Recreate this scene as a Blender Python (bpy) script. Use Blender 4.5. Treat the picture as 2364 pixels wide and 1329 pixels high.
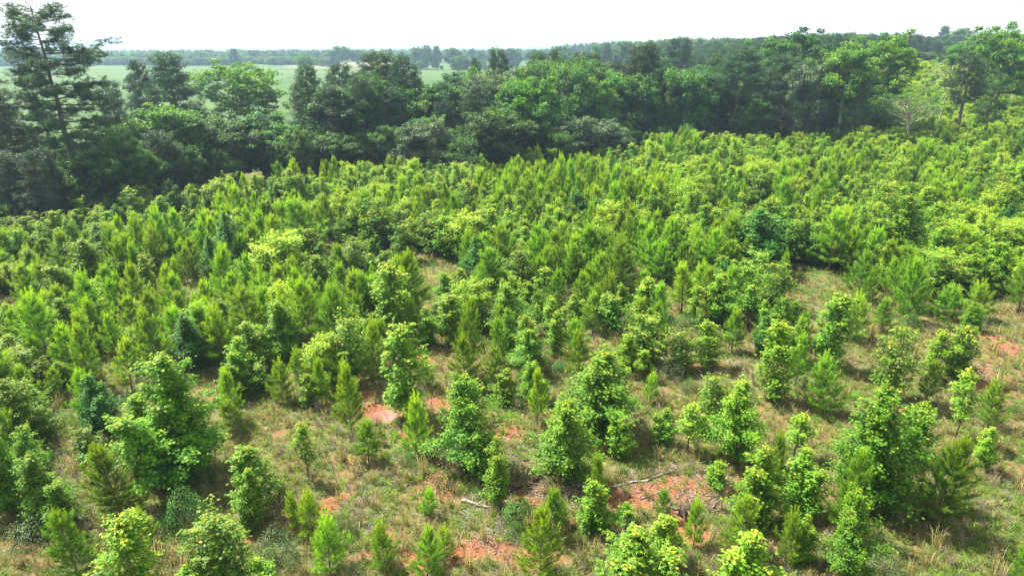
import bpy, math, random
import numpy as np

# ------------------------------------------------------------------ clear
for o in list(bpy.data.objects):
    bpy.data.objects.remove(o)
scene = bpy.context.scene
C = scene.collection
PI = math.pi

# ------------------------------------------------------------------ camera, sky, sun, exposure
CAMZ, PITCH, FPX = 18.0, math.radians(19.3), 1597.0        # FPX: focal length in pixels of the 2364 px frame
cam_d = bpy.data.cameras.new('camera')
cam_d.sensor_width = 36.0
cam_d.lens = 36.0 * FPX / 2364.0
cam_d.clip_start = 0.5
cam_d.clip_end = 20000
cam = bpy.data.objects.new('camera', cam_d)
C.objects.link(cam)
cam.location = (0, 0, CAMZ)
cam.rotation_euler = (PI / 2 - PITCH, 0, 0)
scene.camera = cam

SUN_EL, SUN_AZ = math.radians(57), math.radians(-58)       # azimuth from +Y towards +X
world = bpy.data.worlds.new('World')
scene.world = world
world.use_nodes = True
wt = world.node_tree
wt.nodes.clear()
w_out = wt.nodes.new('ShaderNodeOutputWorld')
w_bg = wt.nodes.new('ShaderNodeBackground')
w_sky = wt.nodes.new('ShaderNodeTexSky')
w_sky.sky_type = 'NISHITA'
w_sky.sun_disc = False
w_sky.sun_elevation = SUN_EL
w_sky.sun_rotation = SUN_AZ % (2 * PI)
w_sky.air_density = 1.0
w_sky.dust_density = 2.0
w_sky.ozone_density = 1.0
w_hsv = wt.nodes.new('ShaderNodeHueSaturation')            # a milky, humid summer sky
w_hsv.inputs['Saturation'].default_value = 0.35
w_hsv.inputs['Value'].default_value = 1.0
wt.links.new(w_sky.outputs[0], w_hsv.inputs['Color'])
w_veil = wt.nodes.new('ShaderNodeMix'); w_veil.data_type = 'RGBA'       # thin high overcast in front of the blue
w_veil.inputs[0].default_value = 0.8
w_veil.inputs[7].default_value = (2.15, 2.25, 2.35, 1)
wt.links.new(w_hsv.outputs[0], w_veil.inputs[6])
wt.links.new(w_veil.outputs[2], w_bg.inputs[0])
w_bg.inputs[1].default_value = 0.15
wt.links.new(w_bg.outputs[0], w_out.inputs[0])

sun_d = bpy.data.lights.new('sun', 'SUN')
sun_d.energy = 5.0
sun_d.angle = math.radians(0.8)
sun_d.color = (1.0, 0.95, 0.86)
sun = bpy.data.objects.new('sun', sun_d)
C.objects.link(sun)
sv = (math.sin(SUN_AZ) * math.cos(SUN_EL), math.cos(SUN_AZ) * math.cos(SUN_EL), math.sin(SUN_EL))
from mathutils import Vector
sun.rotation_euler = Vector(sv).to_track_quat('Z', 'Y').to_euler()
sun.location = (-60, 40, 90)

scene.view_settings.view_transform = 'Standard'
scene.view_settings.look = 'None'
scene.view_settings.exposure = 1.75
scene.view_settings.gamma = 1.0
scene.view_settings.use_curve_mapping = False
scene.render.engine = 'CYCLES'
scene.cycles.max_bounces = 6
scene.cycles.diffuse_bounces = 3
scene.cycles.transmission_bounces = 3
scene.cycles.glossy_bounces = 2
scene.cycles.volume_bounces = 0
scene.cycles.use_denoising = True
scene.cycles.denoising_prefilter = 'NONE'
scene.cycles.filter_width = 1.3
scene.cycles.sample_clamp_indirect = 4.0

HAZE_DENSITY = 0.0003

rng = np.random.default_rng(7)
random.seed(7)

# ------------------------------------------------------------------ terrain
def sstep(t):
    t = np.clip(t, 0, 1)
    return t * t * (3 - 2 * t)

def vnoise(x, y, seed=0):
    """smooth value noise, vectorised"""
    x = np.asarray(x, float); y = np.asarray(y, float)
    xi = np.floor(x).astype(np.int64); yi = np.floor(y).astype(np.int64)
    fx = x - xi; fy = y - yi
    fx = fx * fx * (3 - 2 * fx); fy = fy * fy * (3 - 2 * fy)
    def h(a, b):
        n = (a * 374761393 + b * 668265263 + seed * 974634777) & 0xffffffff
        n = ((n ^ (n >> 13)) * 1274126177) & 0xffffffff
        return ((n ^ (n >> 16)) & 0xffff) / 65535.0
    a = h(xi, yi); b = h(xi + 1, yi); c = h(xi, yi + 1); d = h(xi + 1, yi + 1)
    return (a * (1 - fx) + b * fx) * (1 - fy) + (c * (1 - fx) + d * fx) * fy

PUDDLE = None
def ground_z(x, y):
    x = np.asarray(x, float); y = np.asarray(y, float)
    z = 9.5 * sstep(((x - 40) * 0.6 + (y - 100) * 0.8) / 150) * sstep((x - 30) / 80)
    near = 1 - sstep((np.hypot(x, y) - 160) / 120)
    z = z + near * (0.55 * (vnoise(x / 9, y / 9, 1) - .5) + 0.22 * (vnoise(x / 2.6, y / 2.6, 2) - .5)
                    + 0.09 * (vnoise(x / .9, y / .9, 3) - .5))
    far = sstep((y - 300) / 400)
    z = z + far * 2.5 * (vnoise(x / 220 + 3, y / 260, 4) - .5)
    if PUDDLE is not None:
        px, py, pz = PUDDLE
        d = np.hypot((x - px) / 1.35, (y - py) / 1.15)
        k = 1 - sstep((d - .3) / .65)
        z = z * (1 - k) + (pz - .14) * k
    return z

def ray(px, py):
    a = (px - 1182.0) / FPX; b = (664.5 - py) / FPX
    return (a, math.cos(PITCH) + b * math.sin(PITCH), -math.sin(PITCH) + b * math.cos(PITCH))

def at(px, py):
    """ground point seen at a pixel of the photograph"""
    d = ray(px, py)
    z = 0.0
    for _ in range(30):
        t = (z - CAMZ) / min(d[2], -0.004)
        zn = float(ground_z(d[0] * t, d[1] * t))
        z = z * .5 + zn * .5
    return d[0] * t, d[1] * t, float(ground_z(d[0] * t, d[1] * t))

def height_at(x, y, pytop):
    """height at which the line of sight through image row pytop passes the upright at x,y"""
    b = (664.5 - pytop) / FPX
    dy = math.cos(PITCH) + b * math.sin(PITCH); dz = -math.sin(PITCH) + b * math.cos(PITCH)
    return CAMZ + y * dz / dy

def project(x, y, z):
    d = y * math.cos(PITCH) - (z - CAMZ) * math.sin(PITCH)
    u = y * math.sin(PITCH) + (z - CAMZ) * math.cos(PITCH)
    return 1182 + FPX * x / d, 664.5 - FPX * u / d

_p = at(884, 957)
PUDDLE = (_p[0], _p[1], _p[2] - .02)

# ------------------------------------------------------------------ materials
def newmat(name):
    m = bpy.data.materials.new(name)
    m.use_nodes = True
    nt = m.node_tree
    nt.nodes.clear()
    out = nt.nodes.new('ShaderNodeOutputMaterial')
    return m, nt, out

def ramp(nt, stops, interp='LINEAR'):
    r = nt.nodes.new('ShaderNodeValToRGB')
    r.color_ramp.interpolation = interp
    e = r.color_ramp.elements
    while len(e) < len(stops):
        e.new(0.5)
    for k, (p, c) in enumerate(stops):
        e[k].position = p
        e[k].color = (c[0], c[1], c[2], 1)
    return r

def leaf_material(name, stops, trans=.4, rough=.55, spec=.25, vary=.18, hue=.01):
    """colour comes from the leaf's own age (attribute), varied per plant"""
    m, nt, out = newmat(name)
    at_ = nt.nodes.new('ShaderNodeAttribute'); at_.attribute_name = 'age'
    r = ramp(nt, stops)
    nt.links.new(at_.outputs['Fac'], r.inputs[0])
    oi = nt.nodes.new('ShaderNodeObjectInfo')
    hs = nt.nodes.new('ShaderNodeHueSaturation')
    mr = nt.nodes.new('ShaderNodeMapRange')
    mr.inputs[3].default_value = 1 - vary; mr.inputs[4].default_value = 1 + vary
    nt.links.new(oi.outputs['Random'], mr.inputs[0])
    nt.links.new(mr.outputs[0], hs.inputs['Value'])
    mul = nt.nodes.new('ShaderNodeMath'); mul.operation = 'MULTIPLY'; mul.inputs[1].default_value = 7.31
    fr = nt.nodes.new('ShaderNodeMath'); fr.operation = 'FRACT'
    mh = nt.nodes.new('ShaderNodeMapRange')
    mh.inputs[3].default_value = .5 - hue; mh.inputs[4].default_value = .5 + hue
    nt.links.new(oi.outputs['Random'], mul.inputs[0]); nt.links.new(mul.outputs[0], fr.inputs[0])
    nt.links.new(fr.outputs[0], mh.inputs[0]); nt.links.new(mh.outputs[0], hs.inputs['Hue'])
    nt.links.new(r.outputs[0], hs.inputs['Color'])
    p = nt.nodes.new('ShaderNodeBsdfPrincipled')
    p.inputs['Roughness'].default_value = rough
    p.inputs['Specular IOR Level'].default_value = spec
    t = nt.nodes.new('ShaderNodeBsdfTranslucent')
    hs2 = nt.nodes.new('ShaderNodeHueSaturation')
    hs2.inputs['Hue'].default_value = .485; hs2.inputs['Saturation'].default_value = 1.15; hs2.inputs['Value'].default_value = 1.5
    nt.links.new(hs.outputs[0], hs2.inputs['Color'])
    nt.links.new(hs.outputs[0], p.inputs['Base Color'])
    nt.links.new(hs2.outputs[0], t.inputs['Color'])
    mx = nt.nodes.new('ShaderNodeMixShader'); mx.inputs[0].default_value = trans
    nt.links.new(p.outputs[0], mx.inputs[1]); nt.links.new(t.outputs[0], mx.inputs[2])
    nt.links.new(mx.outputs[0], out.inputs[0])
    return m

def bark_material(name, c1, c2, scale=9):
    m, nt, out = newmat(name)
    tc = nt.nodes.new('ShaderNodeTexCoord')
    mp = nt.nodes.new('ShaderNodeMapping'); mp.inputs['Scale'].default_value = (1, 1, .25)
    nz = nt.nodes.new('ShaderNodeTexNoise'); nz.inputs['Scale'].default_value = scale; nz.inputs['Detail'].default_value = 5
    nt.links.new(tc.outputs['Object'], mp.inputs[0]); nt.links.new(mp.outputs[0], nz.inputs[0])
    r = ramp(nt, [(.35, c1), (.68, c2)])
    nt.links.new(nz.outputs[0], r.inputs[0])
    p = nt.nodes.new('ShaderNodeBsdfPrincipled'); p.inputs['Roughness'].default_value = .9
    p.inputs['Specular IOR Level'].default_value = .2
    bp = nt.nodes.new('ShaderNodeBump'); bp.inputs['Strength'].default_value = .6; bp.inputs['Distance'].default_value = .02
    nt.links.new(nz.outputs[0], bp.inputs['Height']); nt.links.new(bp.outputs[0], p.inputs['Normal'])
    nt.links.new(r.outputs[0], p.inputs['Base Color']); nt.links.new(p.outputs[0], out.inputs[0])
    return m

M = {}
M['gum'] = leaf_material('sweetgum_leaves', [(0, (.02, .085, .009)), (.45, (.068, .205, .011)), (.75, (.22, .35, .016)), (.92, (.36, .42, .03)), (1, (.46, .42, .06))], trans=.4)
M['gum_dark'] = leaf_material('dark_sweetgum_leaves', [(0, (.018, .075, .01)), (.6, (.04, .14, .014)), (.85, (.10, .23, .02)), (1, (.26, .36, .04))], trans=.35)
M['gum_red'] = leaf_material('red_tipped_leaves', [(0, (.035, .1, .014)), (.5, (.075, .19, .015)), (.8, (.22, .32, .022)), (1, (.44, .36, .06))], trans=.4)
M['gum_yellow'] = leaf_material('yellow_green_leaves', [(0, (.035, .12, .01)), (.45, (.085, .23, .014)), (.75, (.22, .37, .022)), (1, (.48, .48, .06))], trans=.42)
M['gum_lime'] = leaf_material('lime_leaves', [(0, (.06, .16, .012)), (.45, (.15, .30, .018)), (.75, (.32, .44, .03)), (1, (.5, .5, .06))], trans=.42)
M['pine'] = leaf_material('young_pine_needles', [(0, (.05, .12, .012)), (.5, (.125, .28, .017)), (1, (.29, .46, .035))], trans=.38, rough=.45, spec=.4, vary=.26, hue=.014)
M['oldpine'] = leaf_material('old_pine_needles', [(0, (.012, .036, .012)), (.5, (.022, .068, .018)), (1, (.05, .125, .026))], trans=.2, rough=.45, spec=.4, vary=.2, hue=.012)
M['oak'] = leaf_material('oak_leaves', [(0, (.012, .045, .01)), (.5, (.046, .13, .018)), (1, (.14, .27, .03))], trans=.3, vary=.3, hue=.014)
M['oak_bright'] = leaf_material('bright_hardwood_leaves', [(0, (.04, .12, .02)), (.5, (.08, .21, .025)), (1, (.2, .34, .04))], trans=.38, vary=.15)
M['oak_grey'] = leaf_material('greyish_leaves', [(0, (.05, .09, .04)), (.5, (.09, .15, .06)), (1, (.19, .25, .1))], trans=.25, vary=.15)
M['shrub'] = leaf_material('shrub_leaves', [(0, (.03, .1, .025)), (.5, (.06, .17, .03)), (1, (.13, .27, .05))], trans=.3, vary=.15)
M['grass_dry'] = leaf_material('dry_grass', [(0, (.10, .09, .027)), (.5, (.205, .18, .062)), (1, (.34, .305, .135))], trans=.25, rough=.7, spec=.2, vary=.25, hue=.01)
M['grass_green'] = leaf_material('green_grass', [(0, (.07, .13, .025)), (.5, (.12, .21, .022)), (1, (.23, .31, .04))], trans=.35, rough=.6, spec=.25, vary=.25)
M['weed'] = leaf_material('weed_leaves', [(0, (.05, .12, .03)), (.6, (.11, .22, .045)), (1, (.22, .32, .08))], trans=.3, vary=.25)
M['deadweed'] = leaf_material('dead_weed_stems', [(0, (.11, .085, .07)), (.5, (.21, .165, .13)), (1, (.36, .3, .25))], trans=.05, rough=.8, spec=.15)
M['flower'] = leaf_material('yellow_flowers', [(0, (.1, .2, .03)), (.5, (.75, .5, .03)), (1, (.85, .6, .05))], trans=.3)
M['bark'] = bark_material('sapling_bark', (.10, .07, .05), (.22, .17, .12))
M['oldbark'] = bark_material('grey_brown_bark', (.07, .05, .045), (.2, .16, .14), 4)
M['palebark'] = bark_material('pale_bark', (.2, .17, .14), (.42, .38, .33), 5)
M['deadwood'] = bark_material('weathered_dead_wood', (.12, .10, .085), (.36, .32, .28), 7)
M['darkwood'] = bark_material('rotten_dark_wood', (.035, .022, .018), (.13, .09, .07), 7)
M['brownwood'] = bark_material('brown_dead_wood', (.1, .065, .05), (.3, .23, .18), 7)

# ------------------------------------------------------------------ mesh helpers
class MB:
    """collects triangles and quads as numpy blocks"""
    def __init__(s):
        s.v = []; s.f3 = []; s.f4 = []; s.a = []; s.n = 0
    def add(s, v, f3=None, f4=None, age=0.5):
        v = np.asarray(v, float).reshape(-1, 3)
        if f3 is not None and len(f3): s.f3.append(np.asarray(f3, int).reshape(-1, 3) + s.n)
        if f4 is not None and len(f4): s.f4.append(np.asarray(f4, int).reshape(-1, 4) + s.n)
        a = np.empty(len(v)); a[:] = age
        s.v.append(v); s.a.append(a); s.n += len(v)
    def mesh(s, name, mat, smooth=False):
        me = bpy.data.meshes.new(name)
        v = np.concatenate(s.v)
        f3 = np.concatenate(s.f3) if s.f3 else np.zeros((0, 3), int)
        f4 = np.concatenate(s.f4) if s.f4 else np.zeros((0, 4), int)
        me.vertices.add(len(v)); me.vertices.foreach_set('co', v.ravel())
        nl = f3.size + f4.size
        me.loops.add(nl)
        me.loops.foreach_set('vertex_index', np.concatenate([f3.ravel(), f4.ravel()]).astype(np.int32))
        npoly = len(f3) + len(f4)
        me.polygons.add(npoly)
        st = np.concatenate([np.arange(len(f3)) * 3, len(f3) * 3 + np.arange(len(f4)) * 4]).astype(np.int32)
        me.polygons.foreach_set('loop_start', st)
        if smooth:
            me.polygons.foreach_set('use_smooth', np.ones(npoly, bool))
        at_ = me.attributes.new('age', 'FLOAT', 'POINT')
        at_.data.foreach_set('value', np.clip(np.concatenate(s.a), 0, 1).astype(np.float32))
        me.materials.append(mat)
        me.update(calc_edges=True)
        me.validate()
        return me

def link(name, me, parent=None):
    o = bpy.data.objects.new(name, me)
    C.objects.link(o)
    if parent is not None:
        o.parent = parent
    return o

def unit(v):
    v = np.asarray(v, float)
    return v / np.maximum(np.linalg.norm(v, axis=-1, keepdims=True), 1e-9)

def frame(d):
    """two vectors perpendicular to each direction"""
    d = unit(d)
    h = np.where(np.abs(d[..., 2:3]) < .9, np.array([0, 0, 1.]), np.array([1., 0, 0]))
    a = unit(np.cross(d, h)); b = np.cross(d, a)
    return a, b

def tube(mb, pts, rad, n=6, age=.5, cap=True):
    pts = np.asarray(pts, float); k = len(pts)
    rad = np.asarray(rad, float) * np.ones(k)
    t = np.gradient(pts, axis=0)
    a, b = frame(t)
    for i in range(1, k):                       # keep the rings from twisting
        a[i] = unit(a[i - 1] - np.dot(a[i - 1], unit(t[i])) * unit(t[i])); b[i] = np.cross(unit(t[i]), a[i])
    th = np.arange(n) / n * 2 * PI
    ring = pts[:, None, :] + rad[:, None, None] * (np.cos(th)[None, :, None] * a[:, None, :] + np.sin(th)[None, :, None] * b[:, None, :])
    v = ring.reshape(-1, 3)
    i = np.arange(k - 1)[:, None] * n; j = np.arange(n)[None, :]; j2 = (j + 1) % n
    f = np.stack([i + j, i + j2, i + n + j2, i + n + j], -1).reshape(-1, 4)
    f3 = []
    if cap:
        v = np.vstack([v, pts[0], pts[-1]])
        c0, c1 = k * n, k * n + 1
        for q in range(n):
            f3.append((c0, (q + 1) % n, q)); f3.append((c1, (k - 1) * n + q, (k - 1) * n + (q + 1) % n))
    mb.add(v, f3, f, age)

def bend(p0, p1, sag=0., wob=0., n=5, r=rng):
    """a curved path from p0 to p1; sag lifts (+) or drops (-) its middle"""
    p0 = np.asarray(p0, float); p1 = np.asarray(p1, float)
    t = np.linspace(0, 1, n)[:, None]
    p = p0 * (1 - t) + p1 * t
    p[:, 2] += sag * np.sin(t[:, 0] * PI)
    if wob:
        w = r.normal(0, wob, (n, 3)); w[0] = 0; w[-1] *= .3
        p += w
    return p

def needles(mb, p, d, ln, wd, age):
    """one tapered sliver per needle: p base, d direction"""
    p = np.asarray(p); d = unit(d); m = len(p)
    a, b = frame(d)
    th = rng.uniform(0, 2 * PI, m)[:, None]
    s = a * np.cos(th) + b * np.sin(th)
    ln = (np.ones(m) * ln)[:, None]; w = (np.ones(m) * wd)[:, None]
    v = np.stack([p - s * w * .5, p + s * w * .5, p + d * ln], 1).reshape(-1, 3)
    f = np.arange(3 * m).reshape(-1, 3)
    mb.add(v, f, None, np.repeat(np.ones(m) * age, 3))

def leaves(mb, p, nrm, size, age, kind='star'):
    """flat leaf blades centred on p facing nrm"""
    p = np.asarray(p); m = len(p)
    if m == 0: return
    a, b = frame(nrm)
    th = rng.uniform(0, 2 * PI, m)[:, None]
    u = a * np.cos(th) + b * np.sin(th); w = np.cross(unit(nrm), u)
    size = (np.ones(m) * size)
    nn = unit(nrm)
    if kind == 'star':
        ang = [90, 160, 236, 304, 20]
        tips = [(math.cos(math.radians(q)) * (1. if k in (0,) else .92), math.sin(math.radians(q)) * (1. if k in (0,) else .92)) for k, q in enumerate(ang)]
        mids = [125, 198, 270, 342, 55]
        nots = [(math.cos(math.radians(q)) * .38, math.sin(math.radians(q)) * .38) for q in mids]
        pl = np.array(tips + nots)
        z = np.array([-.22] * 5 + [.03] * 5)
        f = np.array([(5, 0, 9), (6, 1, 5), (7, 2, 6), (8, 3, 7), (9, 4, 8), (5, 9, 8), (5, 8, 6), (6, 8, 7)])
    elif kind == 'blade':                       # pointed oval folded along its rib
        pl = np.array([(0, -1), (.42, 0), (0, 1), (-.42, 0)]); z = np.array([-.1, .12, -.15, .12])
        f = np.array([(0, 1, 2), (0, 2, 3)])
    else:                                       # ragged cluster leaf
        pl = np.array([(-.2, -1), (.75, -.35), (.3, .95), (-.85, .3)]); z = np.array([-.15, .1, -.2, .12])
        f = np.array([(0, 1, 2), (0, 2, 3)])
    q = len(pl)
    v = p[:, None, :] + (size * .5)[:, None, None] * (pl[None, :, 0:1] * u[:, None, :] + pl[None, :, 1:2] * w[:, None, :] + z[None, :, None] * nn[:, None, :])
    ff = (f[None] + (np.arange(m) * q)[:, None, None]).reshape(-1, 3)
    mb.add(v.reshape(-1, 3), ff, None, np.repeat(np.ones(m) * age, q))

def rdir(m):
    return unit(rng.normal(0, 1, (m, 3)))

# ------------------------------------------------------------------ plants (built once, then copied)
def make_pine_sapling(h, w, dens=1.0, bare=.12, cand=1.0, seed=0):
    """young loblolly pine: whorls of upswept shoots clothed in long needles, pale candles at the tips"""
    global rng
    rng = np.random.default_rng(1000 + seed)
    wood, fol = MB(), MB()
    lean = rng.normal(0, .05, 2)
    nt = 9
    tz = np.linspace(0, h * .97, nt)
    tp = np.stack([lean[0] * tz + rng.normal(0, .012 * h / 3, nt) * (tz > 0), lean[1] * tz + rng.normal(0, .012 * h / 3, nt) * (tz > 0), tz], 1)
    r0 = .011 * h + .008
    tube(wood, tp, np.linspace(r0, .007, nt), 7)
    def tpos(z): return np.array([np.interp(z, tz, tp[:, k]) for k in range(3)])
    shoots = []                                 # (p0, p1, age)
    nw = max(5, int(h / .34))
    for k in range(nw):
        f = (k + .4) / nw
        z = h * (bare + (0.96 - bare) * f)
        z += rng.normal(0, .03)
        prof = (1 - f) ** .75 * (1 if f > .18 else .65 + 2 * f)
        nb = rng.integers(5, 8)
        a0 = rng.uniform(0, 2 * PI)
        for q in range(nb):
            a = a0 + q / nb * 2 * PI + rng.normal(0, .2)
            ln = max(.16, w * .5 * prof * rng.uniform(.5, 1.3) + .1)
            if rng.uniform() < .1: continue
            el = math.radians(18 + 42 * f + rng.normal(0, 6))
            d = np.array([math.cos(a) * math.cos(el), math.sin(a) * math.cos(el), math.sin(el)])
            p0 = tpos(z); p1 = p0 + d * ln * 1.05; p1[2] += .12 * ln
            path = bend(p0, p1, -.06 * ln, .01, 5)
            tube(wood, path, np.linspace(.011, .004, 5), 4, cap=False)
            shoots.append((path[1] * .5 + path[2] * .5, path[-1], .25 + .4 * f))
            # upturned tip
            tip = path[-1] + (d * .35 + np.array([0, 0, .8])) * rng.uniform(.18, .34) * (.7 + .6 * f)
            shoots.append((path[-1], tip, .65 + .3 * f))
            ns = int(2 + ln / .13)
            for s_ in range(ns):
                t = rng.uniform(.22, .98)
                b0 = path[0] * (1 - t) + path[-1] * t
                sd = unit(d * .7 + np.array([-d[1], d[0], 0]) * rng.choice([-1, 1]) * rng.uniform(.5, 1) + np.array([0, 0, rng.uniform(.1, .7)]))
                b1 = b0 + sd * rng.uniform(.14, .32)
                shoots.append((b0, b1, rng.uniform(.2, .6)))
    # leader and candles
    top = tpos(h * .97)
    shoots.append((tpos(h * .82), top, .7))
    for q in range(rng.integers(3, 6)):
        d = unit(np.array([rng.normal(0, .13), rng.normal(0, .13), 1]))
        shoots.append((top - [0, 0, .08], top + d * rng.uniform(.34, .68) * cand, 1.0))
    for (p0, p1, ag) in shoots:
        L = np.linalg.norm(p1 - p0)
        m = int(max(22, 150 * L) * dens)
        t = rng.uniform(0, 1.02, m)[:, None]
        b = p0 * (1 - t) + p1 * t
        ax = unit(p1 - p0)
        rd = rdir(m)
        up = .55 + .75 * t
        if ag > .95: up = up + 1.1
        d = unit(rd * .95 + ax * up + np.array([0, 0, .06]))
        needles(fol, b, d, rng.uniform(.13, .21, m) * (.62 if ag > .95 else 1), .0125, np.clip(ag + rng.normal(0, .14, m) + .12 * (t[:, 0] - .5), 0, 1))
    return wood.mesh('pine_sapling_stem', M['bark']), fol.mesh('pine_sapling_needles', M['pine'])

def make_gum_sapling(h, w, mat, dens=1.0, shape='cone', seed=0, leaf=.14, stems=1):
    """young sweetgum: upright leafy pyramid of star shaped leaves, fresh yellow ones at the shoot ends"""
    global rng
    rng = np.random.default_rng(2000 + seed)
    wood, fol = MB(), MB()
    for s_ in range(stems):
        hh = h * (1 if s_ == 0 else rng.uniform(.6, .9))
        off = np.array([0, 0, 0.]) if s_ == 0 else np.array([rng.normal(0, .18 * w), rng.normal(0, .18 * w), 0])
        ww = w * (1 if stems == 1 else .72)
        nt = 9
        tz = np.linspace(0, hh, nt)
        base = off * .15
        tp = base + np.outer(tz / hh, off) + np.stack([rng.normal(0, .02 * hh / 3, nt) * (tz > 0), rng.normal(0, .02 * hh / 3, nt) * (tz > 0), tz], 1)
        tube(wood, tp, np.linspace(.011 * hh + .006, .005, nt), 6)
        def tpos(z): return np.array([np.interp(z, tz, tp[:, k]) for k in range(3)])
        nb = int(13 * hh * dens ** .5)
        for k in range(nb):
            f = (k + rng.uniform(0, 1)) / nb
            if shape == 'cone': prof = (1 - f) ** .8 * min(1, .45 + 2.4 * f)
            elif shape == 'column': prof = min(1, .7 + 1.2 * f) * (1 - f ** 3) * .85
            elif shape == 'thin': prof = (0 if f < .3 else .9) * (1 - f ** 2.2)
            else: prof = math.sin(PI * min(1, .18 + f * .86)) ** .6
            if prof <= 0: continue
            z = hh * (.07 + .9 * f)
            a = k * 2.399 + rng.normal(0, .3)
            lump = .3 + 1.25 * float(vnoise(a * 1.2 + 20, f * 7 + seed * 3, 8))
            if lump < .42: continue
            ln = ww * .5 * prof * lump * (1.35 if rng.uniform() < .16 else 1) + .06
            el = math.radians(22 + 38 * f + rng.normal(0, 8))
            d = np.array([math.cos(a) * math.cos(el), math.sin(a) * math.cos(el), math.sin(el)])
            p0 = tpos(z); p1 = p0 + d * ln / max(.45, math.cos(el)) * .85
            path = bend(p0, p1, .04 * ln, .01, 4)
            tube(wood, path, np.linspace(.008, .003, 4), 4, cap=False)
            m = int((13 + 92 * ln) * dens)
            t = rng.beta(2.2, 1.1, m)[:, None]
            b = p0 * (1 - t) + p1 * t + rng.normal(0, .075 + .05 * ln, (m, 3))
            b[:, 2] = np.maximum(b[:, 2], .06)
            nrm = unit(np.array([0, 0, .75]) + d * .7 + rng.normal(0, .42, (m, 3)))
            ag = .18 + .35 * t[:, 0] + .12 * f + rng.normal(0, .1, m)
            leaves(fol, b, nrm, rng.uniform(.8, 1.15, m) * leaf, ag, 'star')
            # fresh rosette of new leaves at the shoot end
            m2 = int(rng.integers(5, 9))
            th = rng.uniform(0, 2 * PI, m2)
            ring = np.stack([np.cos(th), np.sin(th), rng.uniform(-.2, .6, m2)], 1) * .07
            rl = (.34 + .68 * f) + rng.normal(0, .22)
            leaves(fol, p1 + ring + d * .05, unit(ring + [0, 0, .07]), rng.uniform(.6, .95, m2) * leaf, .28 + .62 * np.clip(rl, 0, 1.1) + rng.normal(0, .07, m2), 'star')
        top = tpos(hh)
        m = int(26 * dens)
        leaves(fol, top + rng.normal(0, .07, (m, 3)) + [0, 0, .02], unit(rng.normal(0, .6, (m, 3)) + [0, 0, .8]), rng.uniform(.5, .85, m) * leaf, rng.uniform(.75, 1, m), 'star')
    return wood.mesh('sweetgum_stem', M['bark']), fol.mesh('sweetgum_leaves', mat)

def make_shrub(h, w, mat, n=2600, leaf=.07, seed=0):
    global rng
    rng = np.random.default_rng(3000 + seed)
    wood, fol = MB(), MB()
    for k in range(16):
        a = rng.uniform(0, 2 * PI); r_ = rng.uniform(.1, .42) * w
        p1 = np.array([math.cos(a) * r_, math.sin(a) * r_, h * rng.uniform(.5, .85)])
        tube(wood, bend((0, 0, 0), p1, .05, .02, 5), np.linspace(.012, .003, 5), 4, cap=False)
    d = rdir(n); d[:, 2] = np.abs(d[:, 2])
    az = np.arctan2(d[:, 1], d[:, 0])
    lump = .7 + .45 * vnoise(az * 1.4 + 9, d[:, 2] * 3 + seed, 5)
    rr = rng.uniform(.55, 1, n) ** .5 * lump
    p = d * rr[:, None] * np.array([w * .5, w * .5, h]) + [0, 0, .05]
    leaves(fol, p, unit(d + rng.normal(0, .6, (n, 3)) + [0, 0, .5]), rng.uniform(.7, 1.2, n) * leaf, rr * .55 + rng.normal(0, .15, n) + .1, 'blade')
    return wood.mesh('shrub_stems', M['bark']), fol.mesh('shrub_leaves', mat)

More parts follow.
